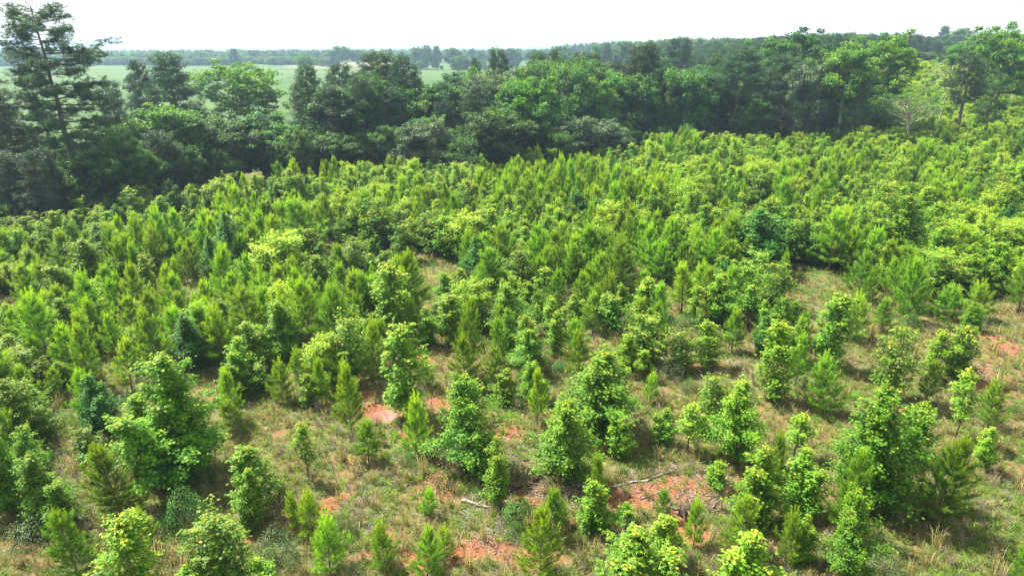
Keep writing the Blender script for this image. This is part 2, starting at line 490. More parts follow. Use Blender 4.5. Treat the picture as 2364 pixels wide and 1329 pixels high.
def make_hardwood(h, w, mat, base=.25, n=30000, seed=0, bark=None, leaf=.26, clump=.8, lean=0., limbs=20, open_=0., flat=.95):
    """broadleaved tree: trunk, rising limbs, branchlets, leaf clumps on the branchlets"""
    global rng
    rng = np.random.default_rng(4000 + seed)
    wood, fol = MB(), MB()
    nt = 8
    tz = np.linspace(0, h * .86, nt)
    tp = np.stack([lean * tz + rng.normal(0, .12, nt) * (tz > 0), rng.normal(0, .12, nt) * (tz > 0), tz], 1)
    r0 = .016 * h + .05
    tube(wood, tp, np.linspace(r0, r0 * .18, nt) ** 1.0, 8)
    def tpos(z): return np.array([np.interp(z, tz, tp[:, k]) for k in range(3)])
    ends = []
    for k in range(limbs):
        f = (k + .5) / limbs
        z0 = h * (base * .85 + (.8 - base * .85) * f)
        a = k * 2.399 + rng.normal(0, .35)
        zc = base + (1 - base) * f
        prof = math.sin(PI * min(.97, .26 + .66 * f)) ** .7
        R = w * .5 * prof * rng.uniform(.75, 1.12)
        zt = min(h * .985, z0 + R * rng.uniform(-.05, .9) + h * .05)
        p0 = tpos(z0); p1 = np.array([p0[0] + math.cos(a) * R, p0[1] + math.sin(a) * R, zt])
        path = bend(p0, p1, -.06 * R, .06 * R / 3, 6)
        rl = r0 * (.42 - .22 * f)
        tube(wood, path, np.linspace(rl, rl * .2, 6), 5, cap=False)
        ends.append((p1, 1.0))
        for q in range(int(4 + R * 2.6)):
            t = rng.uniform(.2, .98)
            i = t * 5; i0 = int(min(4, i)); b0 = path[i0] * (1 - (i - i0)) + path[i0 + 1] * (i - i0)
            ang = a + rng.normal(0, .85)
            L = rng.uniform(.12, .34) * w * .5 + .35
            b1 = b0 + np.array([math.cos(ang) * L, math.sin(ang) * L, L * rng.uniform(-.25, 1.0)])
            tube(wood, bend(b0, b1, 0, .03, 4), np.linspace(rl * .3, .012, 4), 4, cap=False)
            ends.append((b1, .85))
    for k in range(46):                         # inner and outer boughs that round the crown off
        d = rdir(1)[0]; q_ = rng.uniform(.55, .95)
        zc = h * (base + (1 - base) * .52); e_ = tpos(min(zc, h * .8)) * [1, 1, 0] + [d[0] * w * .46 * q_, d[1] * w * .46 * q_, zc + d[2] * h * (1 - base) * .46 * q_]
        if open_ and rng.uniform() < .4: continue
        tube(wood, bend(tpos(min(h * .8, max(h * base * .8, e_[2] - .35 * w * .5))), e_, 0, .06, 4), np.linspace(r0 * .18, .014, 4), 4, cap=False)
        ends.append((e_, 1.0))
    ends.append((tpos(h * .86) + [0, 0, h * .09], 1.0)); ends.append((tpos(h * .8), .9))
    ne = len(ends); per = int(n / ne)
    for (e, s_) in ends:
        if rng.uniform() < open_: continue
        R = clump * rng.uniform(.65, 1.3) * s_
        m = int(per * rng.uniform(.6, 1.4))
        d = rdir(m)
        rr = rng.uniform(.25, 1, m) ** .6
        p = e + d * rr[:, None] * R * np.array([1.15, 1.15, flat]) + rng.normal(0, .05, (m, 3))
        ctr = np.array([tpos(min(e[2], h * .8))[0], tpos(min(e[2], h * .8))[1], e[2] - .5])
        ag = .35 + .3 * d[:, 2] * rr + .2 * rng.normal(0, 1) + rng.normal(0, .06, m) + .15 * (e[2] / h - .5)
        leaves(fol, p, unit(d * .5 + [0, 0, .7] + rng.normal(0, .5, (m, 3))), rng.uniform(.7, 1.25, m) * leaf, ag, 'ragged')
    return wood.mesh('hardwood_trunk', bark or M['oldbark']), fol.mesh('hardwood_crown', mat)

def tufts(fol, centers, ln, wd, per, ages):
    """bottle-brush ends: needles radiating from each centre"""
    c = np.repeat(centers, per, axis=0); m = len(c)
    d = rdir(m); d[:, 2] = d[:, 2] * .8 + .28
    needles(fol, c + d * .03, d, rng.uniform(.7, 1.1, m) * ln, wd, np.repeat(ages, per) + rng.normal(0, .1, m))

def make_pine_tree(h, w, base=.4, seed=0, limbs=54, per_tuft=13, tuft_n=34, lean=0., droop=0., bark=None, stubs=5, custom=None, top=.5):
    """tall pine: straight trunk, irregular limbs with tufted plates of foliage"""
    global rng
    rng = np.random.default_rng(5000 + seed)
    wood, fol = MB(), MB()
    nt = 10
    tz = np.linspace(0, h * .98, nt)
    tp = np.stack([lean * tz + rng.normal(0, .07, nt) * (tz > 0), rng.normal(0, .07, nt) * (tz > 0), tz], 1)
    r0 = .011 * h + .05
    tube(wood, tp, np.linspace(r0, .04, nt), 8)
    def tpos(z): return np.array([np.interp(z, tz, tp[:, k]) for k in range(3)])
    spec = []
    if custom: spec = list(custom)
    for k in range(limbs):
        f = (k + rng.uniform(0, 1)) / limbs
        z = h * (base + (.97 - base) * f)
        prof = (1 - f) ** top * min(1, .5 + 1.8 * f)
        spec.append((z, k * 2.399 + rng.normal(0, .4), w * .5 * prof * rng.uniform(.6, 1.15) + .3, rng.uniform(-.05, .35) - droop, 1.0))
    for (z, a, L, rise, dn) in spec:
        p0 = tpos(z)
        p1 = p0 + np.array([math.cos(a) * L, math.sin(a) * L, rise * L])
        path = bend(p0, p1, rng.uniform(-.16, .06) * L, .06 * L / 2, 6)
        rl = max(.025, r0 * .28 * (L / (w * .5)) ** .7)
        tube(wood, path, np.linspace(rl, .015, 6), 5, cap=False)
        nsub = int(4 + L * 3.4)
        for q in range(nsub):
            t = .22 + .78 * (q + rng.uniform(0, 1)) / nsub
            i = min(4.999, t * 5); i0 = int(i); b0 = path[i0] * (1 - (i - i0)) + path[i0 + 1] * (i - i0)
            ang = a + rng.choice([-1, 1]) * rng.uniform(.2, 1.1)
            l2 = rng.uniform(.35, 1.15) * (1.15 - t * .5) * min(1., L / 2 + .35)
            b1 = b0 + np.array([math.cos(ang) * l2, math.sin(ang) * l2, rng.uniform(-.3, 1.15) * l2])
            tube(wood, bend(b0, b1, 0, .02, 3), [.016, .012, .008], 3, cap=False)
            m = max(2, int(tuft_n * l2 * .42 * dn))
            tt = rng.uniform(.25, 1.05, m)[:, None]
            c = b0 * (1 - tt) + b1 * tt + rng.normal(0, .16, (m, 3))
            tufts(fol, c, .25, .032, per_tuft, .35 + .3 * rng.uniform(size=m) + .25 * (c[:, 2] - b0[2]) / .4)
    c = tpos(h * .97) + rng.normal(0, .22, (14, 3)) * [1, 1, 1.6]
    tufts(fol, c, .25, .032, per_tuft, np.full(14, .7))
    for k in range(stubs):                      # dead stubs below the crown
        z = h * rng.uniform(base * .45, base * 1.05); a = rng.uniform(0, 2 * PI); L = rng.uniform(.3, 1.1)
        tube(wood, bend(tpos(z), tpos(z) + [math.cos(a) * L, math.sin(a) * L, .1], 0, .03, 4), np.linspace(.035, .01, 4), 4, cap=False)
    return wood.mesh('pine_trunk', bark or M['oldbark']), fol.mesh('pine_crown', M['oldpine'])

# name: (trunk mesh, crown mesh, nominal height, nominal width)
K = {}
def reg(key, h, w, meshes): K[key] = (meshes[0], meshes[1], h, w)
for i, (h, w, b) in enumerate([(3.2, 1.9, .1), (3.6, 2.0, .14), (2.9, 1.7, .08), (3.9, 2.3, .16), (3.4, 1.6, .2), (2.5, 1.6, .06)]):
    reg('P%d' % i, h, w, make_pine_sapling(h, w, 1.0, b, seed=i))
reg('P6', 1.8, 1.0, make_pine_sapling(1.8, 1.0, .9, .12, seed=16))
reg('P7', 5.0, 3.4, make_pine_sapling(5.0, 3.4, 1.25, .04, seed=17))
for i, (h, w, mt, dn, sh, st) in enumerate([
        (5.0, 2.9, 'gum', 1.35, 'cone', 1), (6.0, 3.9, 'gum', 1.15, 'cone', 3), (3.6, 1.4, 'gum', 1.0, 'column', 1),
        (3.8, 2.0, 'gum_yellow', .9, 'cone', 2), (3.0, 1.8, 'gum_red', .7, 'round', 2), (4.6, 3.2, 'gum_dark', 1.0, 'cone', 3),
        (2.6, 1.0, 'gum_yellow', .8, 'thin', 1), (3.2, 1.9, 'gum', .8, 'cone', 2), (3.4, 2.4, 'gum_lime', 1.0, 'round', 3)]):
    reg('S%d' % i, h, w, make_gum_sapling(h, w, M[mt], dn, sh, seed=i, stems=st))
reg('B0', 1.3, 2.2, make_shrub(1.3, 2.2, M['shrub'], seed=0))
reg('B1', 1.2, 1.8, make_shrub(1.2, 1.8, M['oak_grey'], 2200, .06, seed=1))
reg('B2', 1.4, 1.4, make_shrub(1.4, 1.4, M['oak'], 2400, .08, seed=2))
reg('H0', 14, 9, make_hardwood(14, 9, M['oak'], .22, seed=0))
reg('H1', 13, 8, make_hardwood(13, 8, M['oak'], .12, seed=1, n=32000))
reg('H2', 14, 8, make_hardwood(14, 8, M['oak_bright'], .2, seed=2, leaf=.28))
reg('H3', 12, 7, make_hardwood(12, 7, M['oak_grey'], .15, seed=3, leaf=.22))
reg('H4', 15, 11, make_hardwood(15, 11, M['oak'], .3, seed=4, n=32000, open_=.1, flat=.75))
reg('H5', 8, 6, make_hardwood(8, 6, M['oak'], .08, seed=5, n=21000, limbs=16, clump=.65, leaf=.17))
reg('H6', 15, 5, make_hardwood(15, 5, M['oak_bright'], .45, seed=6, n=13000, clump=.7, bark=M['palebark'], lean=.02))
reg('H7', 14, 9, make_hardwood(14, 9, M['oak_bright'], .35, seed=7, n=21000, open_=.12, flat=.75, clump=.75))
reg('T0', 15, 5.2, make_pine_tree(15, 5.2, .42, 0))
reg('T1', 14, 6.0, make_pine_tree(14, 6.0, .3, 1, limbs=64))
reg('T2', 16, 4.4, make_pine_tree(16, 4.4, .5, 2, limbs=40))
reg('T3', 13, 5.5, make_pine_tree(13, 5.5, .35, 3, limbs=52, top=.7))

NAMES = {'P': ('pine_sapling', 'pine sapling', 'stem', 'needles'), 'S': ('sweetgum_sapling', 'sweetgum sapling', 'stem', 'leaves'),
         'B': ('shrub', 'shrub', 'stem', 'leaves'), 'H': ('broadleaf_tree', 'tree', 'trunk', 'crown'), 'T': ('pine_tree', 'pine tree', 'trunk', 'crown')}
THINGS = []
WK = {'P': 1.2, 'S': 1.32, 'B': 1.1, 'H': 1.0, 'T': 1.05}
def plant(key, x, y, h, w=None, rot=None, label=None, group=None, tilt=0, sink=.04, wk=None):
    """one plant: an Empty at its foot with trunk and crown as children sharing mesh data"""
    tm, cm, H0, W0 = K[key]
    nm, cat, a, b = NAMES[key[0]]
    e = bpy.data.objects.new(nm, None)
    e.empty_display_size = .3
    C.objects.link(e)
    s = h / H0
    sx = s if w is None else min(max(w / W0 * (WK[key[0]] if wk is None else wk), s * .7), s * 1.9)
    e.location = (x, y, float(ground_z(x, y)) - sink)
    e.scale = (sx, sx, s)
    e.rotation_euler = (tilt * .5, tilt, random.uniform(0, 2 * PI) if rot is None else rot)
    e['label'] = label or cat; e['category'] = cat
    if group: e['group'] = group
    link(a, tm, e); link(b, cm, e)
    THINGS.append((e, key))
    return e

# ------------------------------------------------------------------ ground sheet
CLAY = [(872, 948, 1.5), (860, 905, .9), (895, 835, 1.6), (960, 835, 1.1), (930, 1000, .9), (1038, 1140, 1.5), (1030, 1118, 1.0), (1185, 1000, 1.2), (1500, 1150, 2.0),
        (1440, 1150, 1.5), (1590, 1130, 1.6), (1640, 1125, 1.2), (1620, 1235, 1.3), (1560, 1210, 1.0), (880, 1215, 1.2), (795, 1155, 1.1), (1090, 1265, 1.4), (1180, 1285, 1.3),
        (640, 850, 1.5), (745, 870, 1.4), (700, 815, 1.6), (2265, 855, 2.2), (2310, 905, 1.8), (2345, 800, 1.6), (2290, 775, 1.3), (1270, 1070, 1.1), (1230, 1150, 1.2),
        (830, 1280, 1.0), (640, 1000, .8), (1020, 930, 1.2), (1340, 1050, .8), (1720, 1090, .9), (1250, 1280, 1.1), (950, 1290, .8), (560, 1245, .8), (40, 1255, .9), (2080, 940, .8)]
def blob(px, py, lst):
    pass
_cl = [at(a, b)[:2] + (r,) for a, b, r in CLAY]
def clay_mask(x, y):
    m = np.zeros(np.shape(x))
    for cx, cy, r in _cl:
        d = np.hypot((x - cx) / 1.3, (y - cy)) / (r * .85)
        m = np.maximum(m, 1.0 - d * .8)
    n = vnoise(x / 1.1, y / 1.1, 11) * .6 + vnoise(x / .45, y / .45, 12) * .4
    return np.clip(m + (n - .5) * 1.5, 0, 1)
_g1 = at(2250, 1250); _g2 = at(1880, 660); _g3 = at(30, 720)
def lush_mask(x, y):
    m = 1.1 - np.hypot((x - _g1[0]) / 8, (y - _g1[1]) / 4.5)
    m = np.maximum(m, 1.1 - np.hypot((x - _g2[0]) / 7, (y - _g2[1]) / 7))
    m = np.maximum(m, .9 - np.hypot((x - _g3[0]) / 5, (y - _g3[1]) / 6))
    m = np.maximum(m, .55 * sstep((y - 38) / 25))
    return np.clip(m + (vnoise(x / 2.2, y / 2.2, 13) - .5) * .8, 0, 1)
def tan_mask(x, y):
    m = 1.4 - 1.3 * np.hypot((x + 150) / 75, (y - 700) / 130)
    m = np.maximum(m, 1.2 - np.hypot((x - 158) / 26, (y - 205) / 24))
    return np.clip(m + (vnoise(x / 40, y / 40, 14) - .5) * .5, 0, 1)
EDGE_X = [-140, -80, -47, -30, -11, 8, 39, 62, 74, 96, 130, 180, 260]
EDGE_Y = [10, 36, 61, 87, 94, 109, 121, 125, 140, 212, 252, 262, 265]
def edge_y(x): return np.interp(x, EDGE_X, EDGE_Y)
def field_mask(x, y):
    return sstep((y - edge_y(x) - 30) / 30)

def axis(lo, fine0, fine1, hi, step, g):
    mid = list(np.arange(fine0, fine1, step))
    up = [fine1]; s = step
    while up[-1] < hi:
        s *= g; up.append(min(hi, up[-1] + s))
    dn = [fine0]; s = step
    while dn[-1] > lo:
        s *= g; dn.append(max(lo, dn[-1] - s))
    return np.array(sorted(set(dn + mid + up)))
gx = axis(-4200, -42, 42, 4200, .38, 1.06)
gy = axis(-600, 18, 80, 5200, .34, 1.045)
X, Y = np.meshgrid(gx, gy)
Z = ground_z(X, Y)
nx, ny = len(gx), len(gy)
gm = bpy.data.meshes.new('ground')
gm.vertices.add(nx * ny)
gm.vertices.foreach_set('co', np.stack([X, Y, Z], -1).ravel())
ii = (np.arange(ny - 1)[:, None] * nx + np.arange(nx - 1)[None, :]).ravel()
q = np.stack([ii, ii + 1, ii + nx + 1, ii + nx], -1).ravel().astype(np.int32)
gm.loops.add(len(q)); gm.loops.foreach_set('vertex_index', q)
gm.polygons.add(len(ii)); gm.polygons.foreach_set('loop_start', (np.arange(len(ii)) * 4).astype(np.int32))
gm.polygons.foreach_set('use_smooth', np.ones(len(ii), bool))
for nme, fn in (('clay', clay_mask), ('lush', lush_mask), ('tan', tan_mask), ('field', field_mask)):
    a_ = gm.attributes.new(nme, 'FLOAT', 'POINT'); a_.data.foreach_set('value', fn(X, Y).ravel().astype(np.float32))
gm.update(calc_edges=True)

def ground_material():
    m, nt, out = newmat('ground_soil_and_grass')
    L = nt.links.new
    def attr(n):
        a = nt.nodes.new('ShaderNodeAttribute'); a.attribute_name = n; return a.outputs['Fac']
    tc = nt.nodes.new('ShaderNodeTexCoord')
    def noise(s, det=6, rough=.6):
        n = nt.nodes.new('ShaderNodeTexNoise'); n.inputs['Scale'].default_value = s; n.inputs['Detail'].default_value = det
        n.inputs['Roughness'].default_value = rough; L(tc.outputs['Object'], n.inputs[0]); return n.outputs[0]
    def mix(f, a, b):
        x = nt.nodes.new('ShaderNodeMix'); x.data_type = 'RGBA'
        if isinstance(f, float): x.inputs[0].default_value = f
        else: L(f, x.inputs[0])
        for k, v in ((6, a), (7, b)):
            if isinstance(v, tuple): x.inputs[k].default_value = v + (1,)
            else: L(v, x.inputs[k])
        return x.outputs[2]
    def math_(op, a, b):
        x = nt.nodes.new('ShaderNodeMath'); x.operation = op; x.use_clamp = False
        for k, v in ((0, a), (1, b)):
            if isinstance(v, (int, float)): x.inputs[k].default_value = v
            else: L(v, x.inputs[k])
        return x.outputs[0]
    fine = noise(7, 8, .7); med = noise(1.3, 6); big = noise(.25, 4); grit = noise(28, 4)
    r_clay = ramp(nt, [(.3, (.13, .045, .022)), (.5, (.22, .078, .036)), (.7, (.27, .15, .08))]); L(fine, r_clay.inputs[0])
    r_lit = ramp(nt, [(.3, (.055, .046, .02)), (.5, (.135, .112, .048)), (.72, (.22, .19, .085))]); L(fine, r_lit.inputs[0])
    r_gr = ramp(nt, [(.3, (.03, .055, .015)), (.55, (.065, .11, .028)), (.75, (.13, .17, .05))]); L(grit, r_gr.inputs[0])
    base = mix(math_('MULTIPLY', math_('SUBTRACT', med, .42), 4.0), r_lit.outputs[0], r_gr.outputs[0])
    # litter / grass mixture
    gmix = math_('ADD', math_('MULTIPLY', math_('SUBTRACT', med, .42), 3.0), math_('MULTIPLY', attr('lush'), .9))
    cl = nt.nodes.new('ShaderNodeClamp'); L(gmix, cl.inputs[0])
    base = mix(cl.outputs[0], r_lit.outputs[0], r_gr.outputs[0])
    # reddish tint of thin soil everywhere
    thin = math_('MULTIPLY', math_('SUBTRACT', big, .45), 2.2)
    c2 = nt.nodes.new('ShaderNodeClamp'); c2.inputs['Max'].default_value = .3; L(thin, c2.inputs[0])
    base = mix(c2.outputs[0], base, r_clay.outputs[0])
    e = nt.nodes.new('ShaderNodeMapRange'); e.inputs[1].default_value = .35; e.inputs[2].default_value = .85
    L(math_('ADD', attr('clay'), math_('MULTIPLY', math_('SUBTRACT', fine, .5), .7)), e.inputs[0])
    base = mix(e.outputs[0], base, r_clay.outputs[0])
    # distant pasture with mown streaks
    mp = nt.nodes.new('ShaderNodeMapping'); mp.inputs['Scale'].default_value = (.004, .03, 1)
    L(tc.outputs['Object'], mp.inputs[0])
    st = nt.nodes.new('ShaderNodeTexNoise'); st.inputs['Scale'].default_value = 1.0; st.inputs['Detail'].default_value = 6; L(mp.outputs[0], st.inputs[0])
    r_f = ramp(nt, [(.3, (.035, .072, .018)), (.5, (.05, .095, .022)), (.7, (.075, .11, .032))]); L(st.outputs[0], r_f.inputs[0])
    r_t = ramp(nt, [(.3, (.12, .12, .06)), (.7, (.17, .155, .085))]); L(st.outputs[0], r_t.inputs[0])
    base = mix(attr('field'), base, r_f.outputs[0])
    e2 = nt.nodes.new('ShaderNodeMapRange'); e2.inputs[1].default_value = .35; e2.inputs[2].default_value = .6; L(attr('tan'), e2.inputs[0])
    base = mix(e2.outputs[0], base, r_t.outputs[0])
    p = nt.nodes.new('ShaderNodeBsdfPrincipled'); p.inputs['Roughness'].default_value = .95; p.inputs['Specular IOR Level'].default_value = .15
    L(base, p.inputs['Base Color'])
    bp = nt.nodes.new('ShaderNodeBump'); bp.inputs['Strength'].default_value = .8; bp.inputs['Distance'].default_value = .06
    L(math_('ADD', fine, math_('MULTIPLY', grit, .4)), bp.inputs['Height']); L(bp.outputs[0], p.inputs['Normal'])
    L(p.outputs[0], out.inputs[0])
    return m
gm.materials.append(ground_material())
ground = link('ground', gm); ground['kind'] = 'structure'

# muddy puddle
pm, nt, out = newmat('muddy_water')
p = nt.nodes.new('ShaderNodeBsdfPrincipled')
p.inputs['Base Color'].default_value = (.24, .11, .085, 1); p.inputs['Roughness'].default_value = .04
p.inputs['Specular IOR Level'].default_value = 1.0; p.inputs['Coat Weight'].default_value = 1.0
nt.links.new(p.outputs[0], out.inputs[0])
th = np.linspace(0, 2 * PI, 40, endpoint=False)
pr = .72
pv = [(PUDDLE[0] + math.cos(a) * pr * 1.2, PUDDLE[1] + math.sin(a) * pr * 1.05, PUDDLE[2] - .075) for a in th]
pmesh = bpy.data.meshes.new('puddle'); pmesh.from_pydata(pv, [], [tuple(range(40))]); pmesh.materials.append(pm)
link('puddle', pmesh)['kind'] = 'structure'

# ------------------------------------------------------------------ saplings placed where the photograph shows them
def from_px(px, pb, ptop, wpx):
    x, y, z = at(px, pb)
    h = max(.4, height_at(x, y, ptop) - z)
    dep = y * math.cos(PITCH) - (z - CAMZ) * math.sin(PITCH)
    return x, y, h, wpx * dep / FPX

# key, foot x, foot row, top row, width (pixels of the photograph)
NEAR = [
 ('S2', 318, 1400, 1190, 95), ('S4', 522, 1345, 1188, 130), ('S2', 597, 1190, 1035, 78), ('S3', 580, 1226, 1088, 75), ('S6', 712, 1106, 978, 46),
 ('S1', 445, 1100, 818, 215), ('S0', 335, 1090, 920, 110), ('S1', 130, 1205, 1032, 120), ('S1', 22, 1190, 955, 120), ('S4', 207, 1070, 990, 65),
 ('S5', 240, 1010, 862, 95), ('S0', 540, 925, 840, 72), ('S4', 600, 905, 840, 60), ('S7', 712, 940, 865, 62), ('S4', 812, 885, 735, 95),
 ('S2', 942, 963, 751, 90), ('S0', 1085, 1085, 868, 130), ('S3', 1110, 1110, 972, 70), ('S3', 1146, 1165, 1008, 66), ('S7', 1168, 935, 852, 60),
 ('S0', 1295, 1100, 915, 125), ('S0', 1385, 995, 812, 160), ('S3', 1435, 1052, 972, 85), ('S3', 1535, 1030, 942, 62), ('S6', 1588, 1045, 933, 52),
 ('S4', 1635, 965, 870, 70), ('S0', 1692, 1062, 882, 115), ('S3', 1742, 1205, 1032, 115), ('S3', 1840, 1190, 1035, 105), ('S6', 1832, 1060, 957, 52),
 ('S1', 1988, 1170, 890, 200), ('S7', 2110, 1070, 932, 100), ('S6', 2206, 1012, 853, 60), ('S3', 2270, 1088, 983, 56), ('S0', 1955, 1345, 1140, 100),
 ('S3', 1715, 1410, 1228, 135), ('S3', 1455, 1430, 1218, 190), ('S2', 1528, 1300, 1188, 62), ('S7', 1362, 1228, 1112, 88), ('S3', 1442, 1208, 1158, 55),
 ('S3', 1850, 1295, 1186, 58), ('S3', 600, 1375, 1290, 85), ('S3', 440, 1370, 1303, 90), ('S1', 225, 692, 552, 140), ('S0', 185, 560, 484, 72),
 ('S5', 392, 600, 528, 62), ('S5', 542, 632, 488, 82), ('S7', 348, 695, 588, 62), ('S6', 498, 640, 578, 46), ('S3', 562, 668, 602, 52),
 ('S1', 652, 832, 692, 110), ('S0', 508, 765, 690, 85), ('S0', 332, 785, 698, 85), ('S3', 52, 862, 764, 82), ('S0', 160, 800, 690, 75),
 ('S4', 1012, 588, 488, 72), ('S4', 925, 605, 520, 65), ('S4', 1118, 545, 484, 62), ('S5', 1330, 535, 440, 85), ('S4', 1405, 524, 448, 46),
 ('S5', 1098, 658, 545, 85), ('S4', 1340, 602, 530, 92), ('S4', 1180, 665, 606, 60), ('S0', 1386, 682, 588, 72), ('S7', 1495, 728, 640, 105),
 ('S2', 918, 782, 612, 82), ('S7', 1026, 708, 630, 62), ('S0', 1168, 768, 652, 82), ('S2', 1047, 795, 682, 62), ('S0', 1222, 866, 760, 82),
 ('S4', 1484, 838, 727, 98), ('S3', 986, 795, 708, 60), ('S5', 1745, 632, 482, 165), ('S0', 1815, 575, 474, 62), ('S0', 1610, 612, 535, 85),
 ('S1', 2070, 612, 450, 140), ('S4', 2155, 695, 590, 100), ('S0', 2290, 660, 560, 150), ('S2', 1908, 842, 676, 76), ('S0', 1715, 712, 618, 66),
 ('S5', 1758, 815, 728, 70), ('S2', 1788, 930, 754, 74), ('S4', 2058, 925, 760, 88), ('S2', 2137, 880, 764, 46), ('S2', 2197, 878, 754, 66),
 ('S2', 1632, 852, 745, 56), ('S4', 1572, 856, 768, 62), ('S0', 405, 470, 414, 62), ('S3', 1190, 560, 520, 50), ('S0', 560, 500, 440, 75),
 ('S3', 20, 850, 780, 60), ('S7', 90, 985, 890, 75), ('S3', 1620, 1005, 955, 50), ('S7', 2350, 660, 560, 80), ('S1', 75, 1110, 1000, 90),
 ('S0', 1065, 690, 620, 50), ('S3', 1690, 985, 935, 45), ('S7', 1650, 1120, 1060, 70), ('S4', 1010, 760, 700, 50),
 # pines
 ('P3', 186, 1340, 1185, 100), ('P4', 336, 1270, 1180, 62), ('P7', 292, 1205, 1030, 128), ('P5', 722, 1242, 1143, 62), ('P5', 762, 1322, 1203, 82),
 ('P5', 690, 1222, 1140, 40), ('P4', 852, 1066, 974, 60), ('P5', 960, 1048, 928, 66), ('P1', 812, 1000, 850, 62), ('P5', 892, 1316, 1215, 60),
 ('P1', 986, 1345, 1222, 66), ('P6', 1028, 1285, 1224, 42), ('P6', 984, 1188, 1134, 32), ('P3', 1245, 1350, 1185, 96), ('P4', 1270, 1235, 1128, 62),
 ('P4', 1374, 1180, 1058, 45), ('P6', 1530, 1192, 1135, 32), ('P6', 1601, 1262, 1163, 38), ('P3', 1702, 1275, 1148, 90), ('P5', 1820, 1300, 1190, 62),
 ('P3', 1942, 1240, 1044, 88), ('P7', 2152, 1205, 992, 130), ('P4', 1782, 1165, 1015, 40), ('P5', 1898, 955, 840, 84), ('P5', 2279, 985, 892, 60),
 ('P4', 2136, 930, 838, 45), ('P5', 2345, 1350, 1255, 55), ('P5', 654, 932, 845, 54), ('P4', 746, 942, 836, 42), ('P6', 545, 1000, 928, 45),
 ('P1', 1074, 898, 778, 62), ('P3', 1146, 905, 808, 66), ('P6', 988, 892, 832, 34), ('P2', 862, 880, 760, 60), ('P4', 952, 792, 698, 42),
 ('P4', 1240, 980, 862, 42), ('P3', 590, 822, 672, 108), ('P1', 720, 792, 648, 82), ('P2', 418, 830, 716, 90), ('P1', 202, 762, 650, 84),
 ('P3', 80, 726, 616, 70), ('P2', 118, 845, 690, 92), ('P3', 168, 872, 758, 72), ('P1', 305, 905, 790, 70), ('P3', 365, 800, 680, 62),
 ('P3', 17, 662, 588, 72), ('P1', 1971, 690, 582, 62), ('P5', 2088, 712, 603, 74), ('P3', 1914, 625, 492, 86), ('P2', 1800, 668, 592, 36),
 ('P2', 1750, 665, 590, 36), ('P5', 2180, 738, 665, 64), ('P5', 2250, 736, 660, 64), ('P1', 2348, 722, 590, 72), ('P5', 1974, 785, 688, 66),
 ('P4', 2036, 765, 692, 48), ('P4', 1688, 815, 720, 52), ('P1', 1680, 718, 620, 60), ('P5', 1620, 688, 618, 56), ('P2', 1840, 808, 728, 50),
 ('P4', 1836, 890, 780, 48), ('P3', 2205, 640, 530, 70), ('P3', 1080, 860, 700, 60), ('P1', 1340, 720, 630, 50), ('P2', 1280, 720, 630, 50),
 ('P1', 1368, 770, 680, 55), ('P4', 1100, 770, 700, 40), ('P1', 1340, 885, 770, 60), ('P3', 220, 1000, 860, 75), ('P1', 70, 960, 850, 62),
 ('P4', 1520, 760, 660, 46), ('P6', 1500, 930, 870, 34), ('P3', 40, 1070, 950, 80), ('P5', 1290, 1210, 1150, 40),
]
placed = []                                     # (key, x, y, h, w)
for (k_, a, b, c, d) in NEAR:
    x, y, h, w = from_px(a, b, c, d)
    placed.append((k_, x, y, h, w, True))

CLEAR = [(40, 745, 75, 62), (790, 612, 62, 50), (1000, 645, 66, 52), (1890, 685, 115, 66), (1440, 650, 30, 28), (1160, 615, 30, 25), (1120, 545, 40, 22), (1030, 860, 110, 60), (700, 840, 60, 30)]
def density(px, py, x, y):
    if px < -120 or px > 2500: return .6 if py < 900 else .05
    for (cx, cy, rx, ry) in CLEAR:
        if ((px - cx) / rx) ** 2 + ((py - cy) / ry) ** 2 < 1: return 0
    d = np.interp(py, [440, 600, 680, 760, 820, 900, 970, 1050], [1, 1, .9, .72, .46, .18, .06, .0])
    if px < 560 and py < 1080: d = max(d, np.interp(py, [560, 700, 800, 900, 1000, 1080], [1, .95, .95, .85, .6, .3]) * (1 if px < 250 else (.75 if py < 850 else .15)))
    if px > 1900 and py > 690: d *= .15
    if px > 1500 and py > 760: d *= .5
    return d

